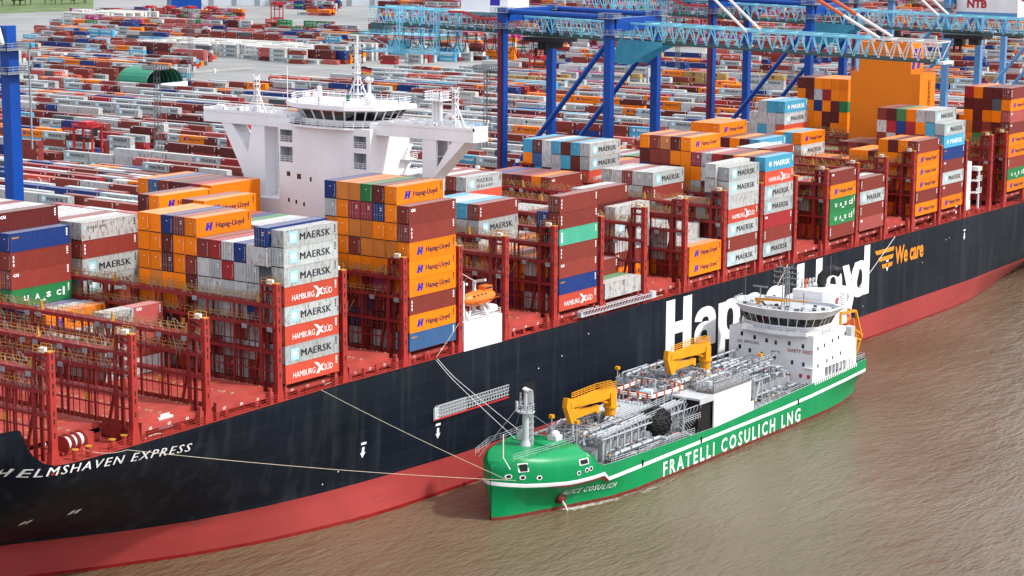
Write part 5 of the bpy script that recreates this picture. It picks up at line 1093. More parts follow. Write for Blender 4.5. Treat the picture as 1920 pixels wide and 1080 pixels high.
# far buildings
for k, (x, y, L_, D_, H, m_, lab) in enumerate(((1560, 1130, 240, 60, 16, 'shed', 'long pale shed wall along the top edge behind the blue boom'), (1900, 960, 260, 60, 15, 'shed', 'second long pale shed at the top, right of the first'), (1350, 1120, 26, 46, 14, 'blue', 'deep blue block near the top edge left of centre'))):
    b0 = empty('warehouse' if k < 2 else 'blue_store', (x, y, ZG), lab, 'building', None, 0)
    w = MB(); a = R(-52 if k < 2 else -40); ca, sa = math.cos(a), math.sin(a); f = lambda u, v, q: (x + u * ca - v * sa, y + u * sa + v * ca, q)
    w.prism([(-L_ / 2, -D_ / 2), (L_ / 2, -D_ / 2), (L_ / 2, D_ / 2), (-L_ / 2, D_ / 2)], f, ZG, ZG + H)
    o = w.build('wall', M[m_], b0)
    w = MB(); w.prism([(-L_ / 2 - .6, -D_ / 2 - .6), (L_ / 2 + .6, -D_ / 2 - .6), (L_ / 2 + .6, D_ / 2 + .6), (-L_ / 2 - .6, D_ / 2 + .6)], f, ZG + H, ZG + H + .7); w.build('roof', M['lgrey'], b0)
    for u in np.arange(-L_ / 2 + 6, L_ / 2 - 6, 22):
        w = MB(); w.prism([(u, -D_ / 2 - .12), (u + 5, -D_ / 2 - .12), (u + 5, -D_ / 2 + .3), (u, -D_ / 2 + .3)], f, ZG, ZG + 6); w.build('door', M['galv'], b0)
# fence beams with small white blocks round the asphalt
for k, (pts, lab) in enumerate((([(745, 534), (776, 531), (807, 530), (835, 522), (853, 518)], 'long grey crash barrier curving past the green hangar'), ([(824, 611), (850, 608), (881, 606)], 'short grey crash barrier on the asphalt behind the hangar'), ([(868, 505), (890, 470), (905, 430), (915, 415)], 'grey crash barrier beside red boxes right of the asphalt'))):
    b0 = empty('crash_barrier', (pts[0][0], pts[0][1], ZG), lab, 'barrier')
    w = MB()
    for p, q in zip(pts, pts[1:]): w.bar((p[0], p[1], ZG + 1.0), (q[0], q[1], ZG + 1.0), .3, .9)
    w.build('beam', M['concrete'], b0)
    for p, q in zip(pts, pts[1:]): w = MB(); w.box(p[0] - .6, p[1] - .6, ZG, p[0] + .6, p[1] + .6, ZG + 2.0); w.build('post', M['white'], b0)
bs = empty('bus', (806, 494, ZG), 'white bus parked behind the white bridge tower', 'bus')
w = MB(); w.box(804.7, 487, ZG + .5, 807.3, 500, ZG + 3.3); w.build('body', M['white'], bs)
w = MB(); w.box(804.66, 487.6, ZG + 1.9, 804.70, 499.6, ZG + 2.8); w.build('window', M['glass'], bs)
for yy in (489.5, 497):
    w = MB(); w.tube([(804.6, yy, ZG + .5), (805, yy, ZG + .5)], .5, 10); w.build('wheel', M['rubber'], bs)
# trees at the far left edge
rt = random.Random(21)
def tree_meshes(seed):
    rr = random.Random(seed); t = MB(); t.tube([(0, 0, 0), (.2, .1, 4), (.1, .3, 9)], .45, 6, 0, .15)
    for q in range(5): a = rr.random() * 6.3; t.tube([(.1, .2, 3.5 + q), (2.2 * math.cos(a), 2.2 * math.sin(a), 6.5 + q)], .18, 5, 0, .05)
    c = MB()
    for q in range(26):
        a = rr.random() * 6.3; r_ = 3.6 * rr.random() ** .5; z = rr.uniform(4, 12.5); r_ *= 1.15 - abs(z - 7.5) / 8
        for k in range(38):
            p = Vector((r_ * math.cos(a) + rr.gauss(0, .75), r_ * math.sin(a) + rr.gauss(0, .75), z + rr.gauss(0, .6))); u = Vector((rr.gauss(0, 1), rr.gauss(0, 1), rr.gauss(0, 1))).normalized(); v = u.orthogonal().normalized(); s_ = rr.uniform(.25, .5)
            c.add([tuple(p + u * s_), tuple(p + v * s_), tuple(p - u * s_), tuple(p - v * s_)], [(0, 1, 2, 3)])
    return t, c
tm = []
for s_ in (1, 2, 3):
    t, c = tree_meshes(s_); a = t.build('trunk', M['trunk']); b = c.build('crown', M['leaf']); tm.append((a.data, b.data)); bpy.data.objects.remove(a); bpy.data.objects.remove(b)
pos = []
for i in range(34):
    t = i / 33; pos.append((1225 + 205 * t + rt.uniform(-8, 8), 1385 - 60 * t + rt.uniform(-14, 14)))
for x, y in pos:
    r0 = empty('leafy_tree', (x, y, ZG), 'dark green leafy tree in the far row along the top left edge', 'tree', 'trees along the far edge of the terminal', rt.random() * 6)
    k = rt.uniform(.9, 1.35); r0.scale = (k, k, k); a, b = rt.choice(tm)
    for nm_, me in (('trunk', a), ('crown', b)): o = bpy.data.objects.new(nm_, me); COL.objects.link(o); o.parent = r0
# ---------------------------------------------------------------- containers
HC, STD, LEN, WID = 2.896, 2.591, 12.192, 2.438
PAL = {'M': S(204, 212, 213), 'W': S(214, 218, 219), 'B': S(146, 62, 54, .72), 'R': S(108, 42, 42), 'r': S(176, 50, 58), 'N': S(34, 66, 138), 'b': S(66, 112, 165), 'G': S(48, 142, 84), 'g': S(80, 150, 95),
       'S': S(228, 90, 68, .66), 'L': S(84, 186, 226), 'T': S(84, 192, 160), 'O': S(255, 136, 12, .76), 'o': S(234, 140, 62), 'Y': S(196, 160, 96), 'K': S(196, 66, 134), 'P': S(202, 100, 96), 'k': S(60, 66, 74), 'w': S(238, 236, 230), 'd': S(96, 106, 116)}
LOOK = {'M': 'grey star-marked', 'W': 'plain pale grey', 'B': 'brown', 'R': 'dark maroon', 'r': 'crimson', 'N': 'navy blue', 'b': 'steel blue', 'G': 'green white-lettered', 'g': 'leaf green', 'S': 'red-orange white-lettered', 'L': 'sky blue', 'T': 'turquoise', 'O': 'orange', 'o': 'pale orange', 'Y': 'sand yellow', 'K': 'magenta', 'P': 'pinkish red', 'k': 'charcoal', 'w': 'white refrigerated', 'd': 'slate grey'}
DESIGN = {'M': 'star', 'L': 'starw', 'O': 'hl', 'S': 'hs', 'G': 'ua', 'B': 'mark', 'R': 'mark', 'r': 'mark', 'P': 'mark', 'N': 'sea', 'b': 'sea', 'T': 'bar', 'K': 'one', 'Y': 'ms', 'w': 'reef', 'W': 'bare', 'o': 'bare', 'g': 'bare', 'k': 'bare', 'd': 'bare'}
RUST = {'M': .7, 'W': .95, 'w': .15, 'L': .25, 'O': .12, 'S': .15, 'N': .2}

def star(fn, cx, cz, r_, mb_, mi):
    P = []
    for k in range(14): a = math.pi / 2 + 2 * math.pi * k / 14; q = r_ if k % 2 == 0 else r_ * .42; P.append(fn(cx + q * math.cos(a), cz + q * math.sin(a)))
    mb_.add([fn(cx, cz)] + P, [(0, 1 + k, 1 + (k + 1) % 14) for k in range(14)], mi)
def lettering(mb_, des, L_, H, fn, slots, res=2):
    """painted names and marks on a long side; fn(u, v) lies on the side, slots: dark, white, pale blue, violet, logo, yellow"""
    D, Wt, PB, V, LG, YL = slots; k = L_ / LEN; q = lambda x0, z0, x1, z1, mi: mb_.add([fn(x0, z0), fn(x1, z0), fn(x1, z1), fn(x0, z1)], [(0, 1, 2, 3)], mi)
    fb = lambda d: (lambda u, v: tuple(a + b for a, b in zip(fn(u, v), (0, 0, 0))))
    up = lambda u, v: fn(u, v, .012)
    if des in ('star', 'starw'):
        q(1.25 * k, .5, 3.0 * k, 2.3, PB if des == 'star' else Wt) if des == 'star' else None
        star(up, 2.1 * k, 1.4, .78 if k > .8 else .5, mb_, Wt)
        mb_.text('MAERSK', lambda u, v: up(3.55 * k + u, .86 + v), 1.08 if k > .8 else .8, D if des == 'star' else Wt, res=res, width=6.85 * k, space=1.08); mb_.text('MAERSK', lambda u, v: fn(3.65 * k + u, .84 + v, .018), 1.12 if k > .8 else .83, D if des == 'star' else Wt, res=res, width=6.85 * k, space=1.08)
    elif des == 'seal':
        q(1.25, .6, 2.8, 2.2, PB); star(up, 2.0, 1.4, .7, mb_, Wt); mb_.text('MAERSK', lambda u, v: up(3.6 + u, 1.5 + v), .85, D, res=res, width=5.6, space=1.15); mb_.text('SEALAND', lambda u, v: up(3.6 + u, .5 + v), .62, D, off=.0, res=res, width=5.6, space=1.35)
    elif des == 'line':
        q(.5, 1.75, .95, 2.25, PB); mb_.text('MAERSK LINE', lambda u, v: up(1.2 + u, 1.8 + v), .42, D, off=.0, res=res, width=4.0, space=1.2)
    elif des == 'hl':
        for x0 in (0, .78): mb_.add([fn(1.95 + x0, .75), fn(2.5 + x0, .75), fn(2.85 + x0, 2.0), fn(2.3 + x0, 2.0)], [(0, 1, 2, 3)], LG)
        mb_.add([fn(2.2, 1.2, .006), fn(3.2, 1.15, .006), fn(3.5, 1.5, .006), fn(2.4, 1.55, .006)], [(0, 1, 2, 3)], LG)
        mb_.text('Hapag-Lloyd', lambda u, v: up(4.25 + u, 1.0 + v), .92, V, res=res, width=6.25, space=1.02); mb_.text('Hapag-Lloyd', lambda u, v: fn(4.32 + u, 1.0 + v, .018), .92, V, res=res, width=6.25, space=1.02)
    elif des == 'hs':
        mb_.text('HAMBURG', lambda u, v: up(1.65 + u, .72 + v), .92, Wt, off=.0, res=res, width=5.0, space=.95); mb_.text('S\u00dcD', lambda u, v: up(8.75 + u, .75 + v), .95, Wt, off=.0, res=res, width=1.95, space=.95)
        mb_.add([fn(6.45, 2.35, .02), fn(7.3, 2.2, .02), fn(8.75, .75, .02), fn(8.2, .8, .02), fn(7.2, 1.7, .02)], [(0, 1, 2, 3, 4)], Wt); mb_.add([fn(6.9, .5, .024), fn(7.5, .55, .024), fn(8.7, 1.9, .024), fn(8.1, 1.75, .024), fn(7.3, 1.2, .024)], [(4, 3, 2, 1, 0)][:1] and [(0, 1, 2, 3, 4)], Wt)
    elif des == 'ua':
        for ch, x0 in (('U', 2.4), ('A', 4.65), ('S', 6.95), ('C', 9.05)): mb_.text(ch, lambda u, v, x0=x0: up(x0 + u, .95 + v), .82, Wt, off=.035, res=res, width=.95)
        q(10.35, .8, 10.75, 2.1, Wt); q(5.7, .5, 6.8, .68, Wt)
    elif des == 'mark':
        q(.42, 2.05, .98, 2.5, Wt) if False else mb_.text('CAI', lambda u, v: up(.4 + u, 2.0 + v), .46, Wt, off=.05, res=1, width=1.15)
    elif des == 'vert':
        for z in (.7, 1.3, 1.9): q(.5, z, .75, z + .42, Wt)
    elif des == 'sea':
        mb_.text('seaco', lambda u, v: up(.4 + u, 2.05 + v), .45, YL, off=.03, res=1, width=1.5)
    elif des == 'bar': q(.55, .45, 1.0, 2.3, Wt)
    elif des == 'one': mb_.text('ONE', lambda u, v: up(4.0 + u, .8 + v), 1.25, Wt, off=.04, res=res, width=4.6, space=1.1)
    elif des == 'ms': q(5.2, .75, 6.9, 2.15, D); mb_.text('msc', lambda u, v: up(5.35 + u, 1.15 + v), .75, YL, off=.02, res=1, width=1.35)
    elif des == 'reef':
        q(1.5, .75, 2.7, 2.05, PB); q(1.68, .93, 2.52, 1.87, Wt); mb_.text('MAERSK', lambda u, v: up(3.4 + u, .95 + v), .95, D, res=res, width=6.2, space=1.1)
    if des not in ('bare', 'reef'):
        for z in (H - .55, H - .85, H - 1.15, H - 1.5): q(L_ - .78, z, L_ - .45, z + .2, D if des in ('star', 'seal', 'line', 'hl') else Wt)
TPL = {}; DOORS = {}
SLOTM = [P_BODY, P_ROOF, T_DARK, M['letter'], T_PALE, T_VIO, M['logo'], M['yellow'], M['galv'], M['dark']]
def template(des, L_, H, door):
    key = (des, round(L_, 2), round(H, 2), door)
    if key in TPL: return TPL[key]
    m = MB(); W_ = WID; d = .045; pr = .13
    # corner posts, rails
    for x in (-.004, L_ + .004): m.add([(x, .05, -.03), (x, W_ - .05, -.03), (x, W_ - .05, .13), (x, .05, .13)], [(3, 2, 1, 0) if x < 0 else (0, 1, 2, 3)], 9)  # dark strip paints the shade of the gap under each box end
    for x in (0, L_ - pr):
        for y in (0, W_ - pr): m.box(x, y, 0, x + pr, y + pr, H - .002)
    for y in (0, W_ - .1): m.box(pr, y, .0, L_ - pr, y + .1, .16); m.box(pr, y, H - .1, L_ - pr, y + .1, H - .002)
    for x in (0, L_ - .1): m.box(x, pr, 0, x + .1, W_ - pr, .16); m.box(x, pr, H - .12, x + .1, W_ - pr, H - .002)
    # corrugated sides
    n = int(L_ / .5); xs = [pr + (L_ - 2 * pr) * i / n for i in range(n + 1)]
    for s_ in (0, 1):
        for i in range(n):
            a, b = xs[i], xs[i + 1]; w_ = b - a; pr_ = [(a, d), (a + w_ * .16, .012), (a + w_ * .5, .012), (a + w_ * .66, d), (b, d)]
            for (xa, ya), (xb, yb) in zip(pr_, pr_[1:]):
                if s_: ya, yb = W_ - ya, W_ - yb
                v = [(xa, ya, .16), (xb, yb, .16), (xb, yb, H - .1), (xa, ya, H - .1)]; m.add(v, [(0, 1, 2, 3) if not s_ else (3, 2, 1, 0)])
    # ends
    for x, sgn in ((d, -1), (L_ - d, 1)):
        if sgn < 0 and door:
            for ya, yb in ((pr, W_ / 2 - .015), (W_ / 2 + .015, W_ - pr)):
                dm = MB(); dm.box(x - .03, ya, .17, x + .04, yb, H - .13, 0)
                for y in (ya + .28, yb - .3): dm.bar((x - .06, y, .12), (x - .06, y, H - .1), .05, mi=8); dm.box(x - .07, y - .1, 1.0, x - .03, y + .25, 1.08, 8)
                if ya < 1: dm.box(x - .045, .6, H - .8, x - .035, 1.0, H - .64, 3); dm.box(x - .045, .6, H - 1.15, x - .035, 1.0, H - .99, 3)
                do = dm.build('door', SLOTM); DOORS.setdefault(key, []).append(do.data); bpy.data.objects.remove(do)
        else:
            k = 7; ys = [pr + (W_ - 2 * pr) * i / k for i in range(k + 1)]
            for i in range(k):
                a, b = ys[i], ys[i + 1]; w_ = b - a; P = [(a, 0), (a + w_ * .2, -sgn * -.03), (a + w_ * .5, -sgn * -.03), (a + w_ * .7, 0), (b, 0)]
                for (ya, o1), (yb, o2) in zip(P, P[1:]): v = [(x + o1, ya, .16), (x + o2, yb, .16), (x + o2, yb, H - .12), (x + o1, ya, H - .12)]; m.add(v, [(3, 2, 1, 0) if sgn < 0 else (0, 1, 2, 3)])
            if des not in ('star', 'reef', 'bare') and sgn < 0:
                m.box(-.004, 1.15, H - .95, .008, 1.32, H - .8, 3); m.box(-.004, .32, .3, .008, .5, .55, 7)
                for z in np.arange(.6, H - .5, .32): m.box(-.004, .26, z, .006, .31, z + .2, 3)
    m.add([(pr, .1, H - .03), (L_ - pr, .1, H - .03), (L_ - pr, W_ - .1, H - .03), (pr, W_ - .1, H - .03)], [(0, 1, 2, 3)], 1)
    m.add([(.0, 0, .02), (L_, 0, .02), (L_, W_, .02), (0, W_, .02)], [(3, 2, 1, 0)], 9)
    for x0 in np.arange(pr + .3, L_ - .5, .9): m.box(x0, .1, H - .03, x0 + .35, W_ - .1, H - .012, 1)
    lettering(m, des, L_, H, lambda u, v, o=0.0: (u, .006 - o, v), (2, 3, 4, 5, 6, 7), 2)
    o = m.build('shipping_container', SLOTM); TPL[key] = o.data; bpy.data.objects.remove(o); return o if False else TPL[key]

CONT = []          # (code, design, x, y, z, length, height, yard?, info)
def cn(code, x, y, z, L_=LEN, H=HC, yard=False, info=None, des=None, seed=0): CONT.append(dict(c=code, d=des or DESIGN[code], x=x, y=y, z=z, L=L_, H=H, yard=yard, info=info, seed=seed))
rc = random.Random(17)
FILL = 'BRBROOBMWWNBRSBOMBrG'
# stacks of each bay: row -> colours from the bottom tier upward (row 0 is the outermost on the river side)
ST = {}
def st(bay, rows, cols): # cols are written from the top tier downward
    for r_ in (rows if isinstance(rows, (list, tuple, range)) else [rows]): ST[(bay, r_)] = cols[::-1]
def fill(bay, rows, h, pal=FILL):
    for r_ in rows: ST.setdefault((bay, r_), ''.join(rc.choice(pal) for _ in range(h)))
st(-1, 17, 'NBBGNBW'); st(-1, 18, 'RROOBORB'); fill(-1, range(19, 24), 8, 'WMWWB'); st(-1, 14, 'OOB'); fill(-1, range(10, 14), 2, 'WMW'); fill(-1, range(15, 17), 3, 'NOW')
st(0, 0, 'MMMSMSMS'); st(0, 1, 'NWdWMBMW'); st(0, 2, 'WWWNWWB'); st(0, 3, 'NWWWBMW'); st(0, 4, 'WrWWMMB'); st(0, 5, 'rWWMWBW'); st(0, 6, 'BWWWOMB'); st(0, 7, 'OOBRBOM'[:7] + 'W'); st(0, 8, 'BOOOORBO'); st(0, 9, 'NRROOBBM'); st(0, 10, 'OOOoOOMG'); st(0, 11, 'OOOOOBOB'); fill(0, range(12, 17), 2, 'NBWR'); st(0, 17, 'WBMMBRB'); fill(0, range(18, 24), 7, 'WWWB')
st(1, 7, 'WWBRBWM'); st(1, 8, 'MNBROWB'); st(1, 9, 'gBRBOWB'); st(1, 10, 'NBROBWB'); st(1, 11, 'BBROBWB'); st(1, 12, 'OORBOWBM'); st(1, 13, 'BORBOWBM'); fill(1, range(14, 16), 7, 'OBR'); st(1, 16, 'OORBOWBM'); st(1, 17, 'ROBRBOWM'); fill(1, range(18, 24), 6, 'OBRW')
st(2, 0, 'BBOOOBOb'); st(2, 1, 'OOOoOORBW'); st(2, 2, 'RNOoOKBRM'); st(2, 3, 'GrooOrNBB'); st(2, 4, 'oroBOOBNW'); st(2, 5, 'oOOOORBRB'); st(2, 6, 'NMoNORBBM'); fill(2, range(7, 17), 5)
st(2, 17, 'OOoBRBMW'); st(2, 18, 'rBROBRBM'); st(2, 19, 'RBOROBRB'); st(2, 20, 'RBROBRBM'); st(2, 21, 'BORBOBRM'); st(2, 22, 'boOBORBM'); st(2, 23, 'OOOBORBM')
fill(4, range(9, 24), 3)
st(5, 0, 'BBTBBNS'); st(5, 1, 'NRBOBW'); fill(5, range(2, 7), 3, 'ONWBOR'); st(5, 7, 'BMWMBO'); st(5, 8, 'LWWMBR'); st(5, 9, 'MWMBOB'); st(5, 10, 'WMWBBB'); st(5, 11, 'LMWBBB'); fill(5, range(12, 24), 4)
st(6, 0, 'W'); st(6, 1, 'g'); st(6, 2, 'BB'); st(6, 3, 'BR'); fill(6, range(4, 24), 3, 'WWMBO')
fill(7, range(0, 3), 0); st(7, 3, 'WMWBO'); st(7, 4, 'WMBO'); st(7, 5, 'BRMWBO'); st(7, 6, 'WMWBRB'); fill(7, range(7, 17), 4, 'WWMBM'); st(7, 17, 'MSBMRB'); st(7, 18, 'BRBMOB'); fill(7, range(19, 24), 6, 'WMBWM')
st(8, 0, 'OO'); st(8, 1, 'WB'); st(8, 2, 'WMB'); fill(8, range(3, 24), 3, 'WMWBO')
st(9, 0, 'MMWSMBM'); st(9, 1, 'WWdWBMO'); fill(9, range(2, 7), 4, 'BRBW'); st(9, 7, 'MBWMBO'); st(9, 8, 'WMBROB'); st(9, 9, 'BWMBRO'); st(9, 10, 'WdMBRB'); st(9, 11, 'WMBROB'); fill(9, range(12, 17), 3); fill(9, range(17, 24), 5)
st(10, 0, 'LSMMrBM'); st(10, 1, 'RBRWBMO'); st(10, 2, 'OBWBMRB'); st(10, 3, 'RWBROBM'); st(10, 4, 'rRdMBRB'); st(10, 5, 'WWRBMOB'); st(10, 6, 'rOMROBB'); st(10, 7, 'OOOoRBMB'); st(10, 8, 'ROROBBMB'); st(10, 9, 'oBRBOBMB'); st(10, 10, 'BBROBMBB'); st(10, 11, 'ORNOBBMB'); fill(10, range(12, 17), 4)
st(10, 17, 'MMSMBRB'); st(10, 18, 'LRRBMOB'); st(10, 19, 'RLRBMOB'); st(10, 20, 'LWWBROM'); st(10, 21, 'WWRBMOB'); st(10, 22, 'RbLBROM'); st(10, 23, 'LORBMOB')
st(11, 3, 'BRMWBOB'); st(11, 4, 'WMBROBM'); st(11, 5, 'WBROBMB'); fill(11, range(6, 24), 5)
st(12, 0, 'BOGGB'); fill(12, range(1, 7), 4); st(12, 7, 'LBROBMB'); st(12, 8, 'RBOROBM'); st(12, 9, 'OBROBMB'); st(12, 10, 'RBOOBMB'); st(12, 11, 'OBROBMBR'); st(12, 12, 'OOBRBMBO'); st(12, 13, 'OBORBMBR'); fill(12, range(14, 24), 5)
st(13, 0, 'BMBP'); st(13, 1, 'WBOB'); fill(13, range(2, 24), 3); fill(14, range(4, 24), 3, 'ORBO')
st(15, 0, 'BOOOBO'); st(15, 1, 'OoROBR'); st(15, 2, 'ROOBRO'); st(15, 3, 'OOBROB'); st(15, 4, 'RORBO'); st(15, 5, 'OROOB'); st(15, 6, 'OOROR'); fill(15, range(7, 12), 4, 'ORBO'); st(15, 12, 'OMOOBR'); st(15, 13, 'LWOOBR'); st(15, 14, 'OBOROB'); fill(15, range(15, 24), 3, 'OORB')
st(16, 0, 'MLNBMBO'); st(16, 1, 'MLWOBRBO'); st(16, 2, 'WOBRMOBR'); st(16, 3, 'OrBOMRBO'); st(16, 4, 'gNRBOMBR'); st(16, 5, 'RrWOBMRB'); st(16, 6, 'BWBRMOBO'); fill(16, range(7, 11), 5, 'ROBO'); fill(16, range(11, 17), 4); st(16, 17, 'LMSBOMRB'); st(16, 18, 'LWWRBOMB'); st(16, 19, 'WWLBROMB'); st(16, 20, 'WWBROMB'); st(16, 21, 'WMBROB'); fill(16, range(22, 24), 5)
st(19, 0, 'BOPBOOBGO'); st(19, 1, 'RdORrGBOR'); st(19, 2, 'RROBRBOOB'); st(19, 3, 'ORRRgRBOB'); st(19, 4, 'rROoOOBRO'); fill(19, range(5, 18), 4, 'ORBO')
st(19, 18, 'OOGOOBROB'); st(19, 19, 'OORRORBBO'); st(19, 20, 'OrORRBOOB'); st(19, 21, 'OWNOOBRBO'); st(19, 22, 'RROOOBBRB'); st(19, 23, 'ROOOOBRBO'); fill(20, range(0, 24), 6, 'ORBO')
for (bay, r_), cols in sorted(ST.items()):
    z = 0.0
    for t, c in enumerate(cols):
        L_, H, x, des = LEN, HC, STARTS[bay], None
        if (bay, r_) in ((9, 0),) and t > 1: H = 2.77
        if (bay, r_, t) == (0, 0, 7): H = STD
        if bay in (0, 9) and r_ == 1 and t >= len(cols) - 2: L_, x = 13.716, x - .95
        if bay == 7 and r_ == 17 and t == 5: des = 'seal'
        if (bay, r_) == (0, 17) and t == 6: des = 'line'
        if c in 'BRP' and rc.random() < .4: des = 'vert'
        if c == 'O' and (t + r_ + bay) % 9 == 8 and r_: des = 'bare'
        cn(c, x, r_ * PITCH, z, L_, H, False, (bay, r_, t, len(cols)), des); z += H + .03
# a 20-foot pair on the fourth bay forward
z = 0.0
for t, (a, b) in enumerate((('M', 'W'), ('W', 'B'), ('M', 'P'), ('M', 'P'))):
    for c, x in ((a, 0), (b, 6.14)): cn(c, STARTS[-1] + x, 9 * PITCH, z, 6.058, STD, False, (-1, 9, t, 4, 'forward half' if x == 0 else 'after half'), None if c != 'P' else 'mark')
    z += STD + .012

# the yard: rows square to the quay, one to three high
HOLES = [[(745, 533), (827, 609), (948, 702), (929, 615), (948, 578), (1054, 534), (1021, 488), (927, 425), (895, 465), (880, 496), (831, 500), (793, 510), (746, 482)],
         [(1142, 865), (1412, 1107), (1373, 969), (1614, 1160), (1585, 1082), (1314, 862), (1115, 715), (1193, 826), (1162, 841)],
         [(1029, 491), (1118, 551), (1200, 556), (1225, 508), (1147, 436), (1084, 438), (1040, 437)], [(897, 302), (932, 319), (939, 289), (866, 248), (864, 269)],
         [(500, 327), (524, 352), (536, 342), (509, 316)], [(1042, 1007), (1236, 1232), (1322, 1244), (1443, 1243), (1349, 1149), (1175, 1090)], [(743, 654), (829, 752), (861, 756), (814, 702)],
         [(1240, 1030), (1420, 1010), (1560, 1260), (1300, 1260)], [(705, 505), (795, 515), (800, 592), (722, 600)], [(1190, 1020), (1206, 1020), (1232, 955), (1214, 955)]]
def inside(x, y, P):
    r_ = False
    for (xa, ya), (xb, yb) in zip(P, P[1:] + P[:1]):
        if (ya > y) != (yb > y) and x < (xb - xa) * (y - ya) / (yb - ya) + xa: r_ = not r_
    return r_
def pix(p):
    d = Vector(p) - CAMPOS; w_ = d.dot(FW); return (960 + FPX * d.dot(RT) / w_, 540 - FPX * d.dot(UP) / w_, w_)
ry = random.Random(99)
x = 392.0; row = 0; KEEP = [(525.8, 327), (587.8, 228), (802.5, 580), (919.7, 350), (886.6, 267), (946.5, 545), (513.3, 349.5), (540, 300), (903.8, 425), (1049.7, 333), (806, 494)]
while x < 2250:
    row += 1; base = ry.choice((1, 2, 2, 3, 3)) if row % 3 else ry.choice((0, 1, 1)); h = 1; same = 'M'; slot = 0; y = 122.0
    while y < 1250:
        y1 = y + LEN; lane = ((y - 122) % 233) > 214 or (x % 171) < 7
        u, v, w_ = pix((x, y, ZG)) if x > 0 else (0, 0, 1)
        u2 = pix((x, y1, ZG + 8))
        if -90 < u2[0] and u < 2010 and -30 < v < 520 and not lane and not any(inside(x + 1.2, y + 6, P) for P in HOLES) and not any(abs(a - x - 1.2) < 3.4 and -3 < b - y < LEN + 3 for a, b in KEEP) and x < 1700 + y * .2 and y < 640 + (x - 700) * .9:
            slot += 1
            zone = (math.sin(x * .05 + y * .017) + math.sin(x * .013 - y * .031 + 2))
            keep = ry.random(); h = h if keep < .62 else max(0, min(4 if x > 900 else 3, base + ry.choice((-1, 0, 0, 0, 1)) + (1 if zone > .75 else -1 if zone < -1.0 else 0))); far = 940 < x < 1000 and 615 < y < 760
            if far: h = 3 if ry.random() < .75 else 1
            if 1130 < x < 1190 and 985 < y < 1060: h = 4
            two = ry.random() < .10
            if far or (1130 < x < 1190 and 985 < y < 1060): pal = 'wwwwwwwM'
            elif x > 840 and y < 420: pal = 'YYMMMBBRKBWNSLYOMB' if math.sin(x * .03 + y * .02) > -.2 else 'MMWMBBRSNOM'
            elif x > 1050: pal = 'BMRKBWMNSPOBKMGB'
            else: pal = 'MMMMMMMMMMWWWWBBBBBBBRRRrSPOONNLrwWd'
            if ry.random() < .5 or same not in pal: same = ry.choice(pal)
            for t in range(h):
                c = same if ry.random() < .6 else ry.choice(pal)
                if two:
                    for q in (0, 1): cn(ry.choice(pal), x, y1 - q * 6.13, ZG + t * 2.62, 6.058, STD, True, (row, slot, t, h, q))
                else: cn(c, x, y1, ZG + t * (HC if c in 'OSM' and False else 2.62), LEN, STD if ry.random() < .6 else STD, True, (row, slot, t, h))
        y += LEN + .35 + (ry.random() < .04) * 6
    x += 3.95 + (row % 17 == 0) * 9
# which boxes show: cast the camera's rays at all of them and count
V = []; F = []
def bx8(x0, y0, z0, x1, y1, z1):
    k = len(V); V.extend([(x0, y0, z0), (x1, y0, z0), (x1, y1, z0), (x0, y1, z0), (x0, y0, z1), (x1, y0, z1), (x1, y1, z1), (x0, y1, z1)])
    F.extend([(k, k + 1, k + 2, k + 3), (k + 4, k + 5, k + 6, k + 7), (k, k + 1, k + 5, k + 4), (k + 1, k + 2, k + 6, k + 5), (k + 2, k + 3, k + 7, k + 6), (k + 3, k, k + 4, k + 7)])
for c in CONT:
    if c['yard']: bx8(c['x'], c['y'] - c['L'], c['z'], c['x'] + WID, c['y'], c['z'] + c['H'])
    else: bx8(c['x'], c['y'], c['z'], c['x'] + c['L'], c['y'] + WID, c['z'] + c['H'])
NC = len(CONT)
bx8(271.3, 20.6, -2, 281.6, 41.2, 36); bx8(476.2, 14.2, -2, 485.2, 33, 30.5); bx8(476.2, 16.8, 30.5, 483.5, 30.9, 38); bx8(180, -.4, ZW, 545, 60.3, -1); bx8(271.3, 0, 32, 275.3, 61, 33.9); bx8(269.6, -.2, -2.5, 280.3, 5.2, 2.5); bx8(-900, 63, ZG - 9, 6500, 5200, ZG)
for xs_ in (224.6, 239.55, 254.45, 282.1, 296.75, 311.6, 326.5, 341.2, 356.2, 371, 385.9, 400.3, 414.8, 429.4, 444.1, 459, 473.8, 489.4, 498.6): bx8(xs_ - .5, 0, -1, xs_ + .5, 1, 15.3); bx8(xs_ - .6, 3, 9, xs_ + .6, 57, 9.5); bx8(xs_ - .6, 3, 11.8, xs_ + .6, 57, 12.4)
tree = BVHTree.FromPolygons(V, F)
seen = np.zeros(NC, int); STEP = 3.0
for j in range(int(1080 / STEP)):
    for i in range(int(1920 / STEP)):
        d = FW + RT * (((i + .5) * STEP - 960) / FPX) - UP * (((j + .5) * STEP - 540) / FPX)
        h = tree.ray_cast(CAMPOS, d)
        if h[2] is not None and h[2] // 6 < NC: seen[h[2] // 6] += 1
order = np.argsort(-seen, kind='stable'); SINGLE = set(int(i) for i in order[:300] if seen[i] > 0)
print('containers', NC, 'shown', int((seen > 0).sum()), 'singles', len(SINGLE), 'smallest single', int(seen[order[299]]) * 9, 'ship singles', sum(1 for i in SINGLE if not CONT[i]['yard']))
ORD = ['first', 'second', 'third', 'fourth', 'fifth', 'sixth', 'seventh', 'eighth', 'ninth', 'tenth', '11th', '12th', '13th', '14th', '15th', '16th', '17th', '18th', '19th', '20th', '21st', '22nd', '23rd', '24th']
def od(k): return ORD[k] if k < 24 else '%d%s' % (k + 1, 'th' if 10 <= (k + 1) % 100 <= 20 else {1: 'st', 2: 'nd', 3: 'rd'}.get((k + 1) % 10, 'th'))
FWD = {2: 'first', 1: 'second', 0: 'third', -1: 'fourth'}; AFT = {}
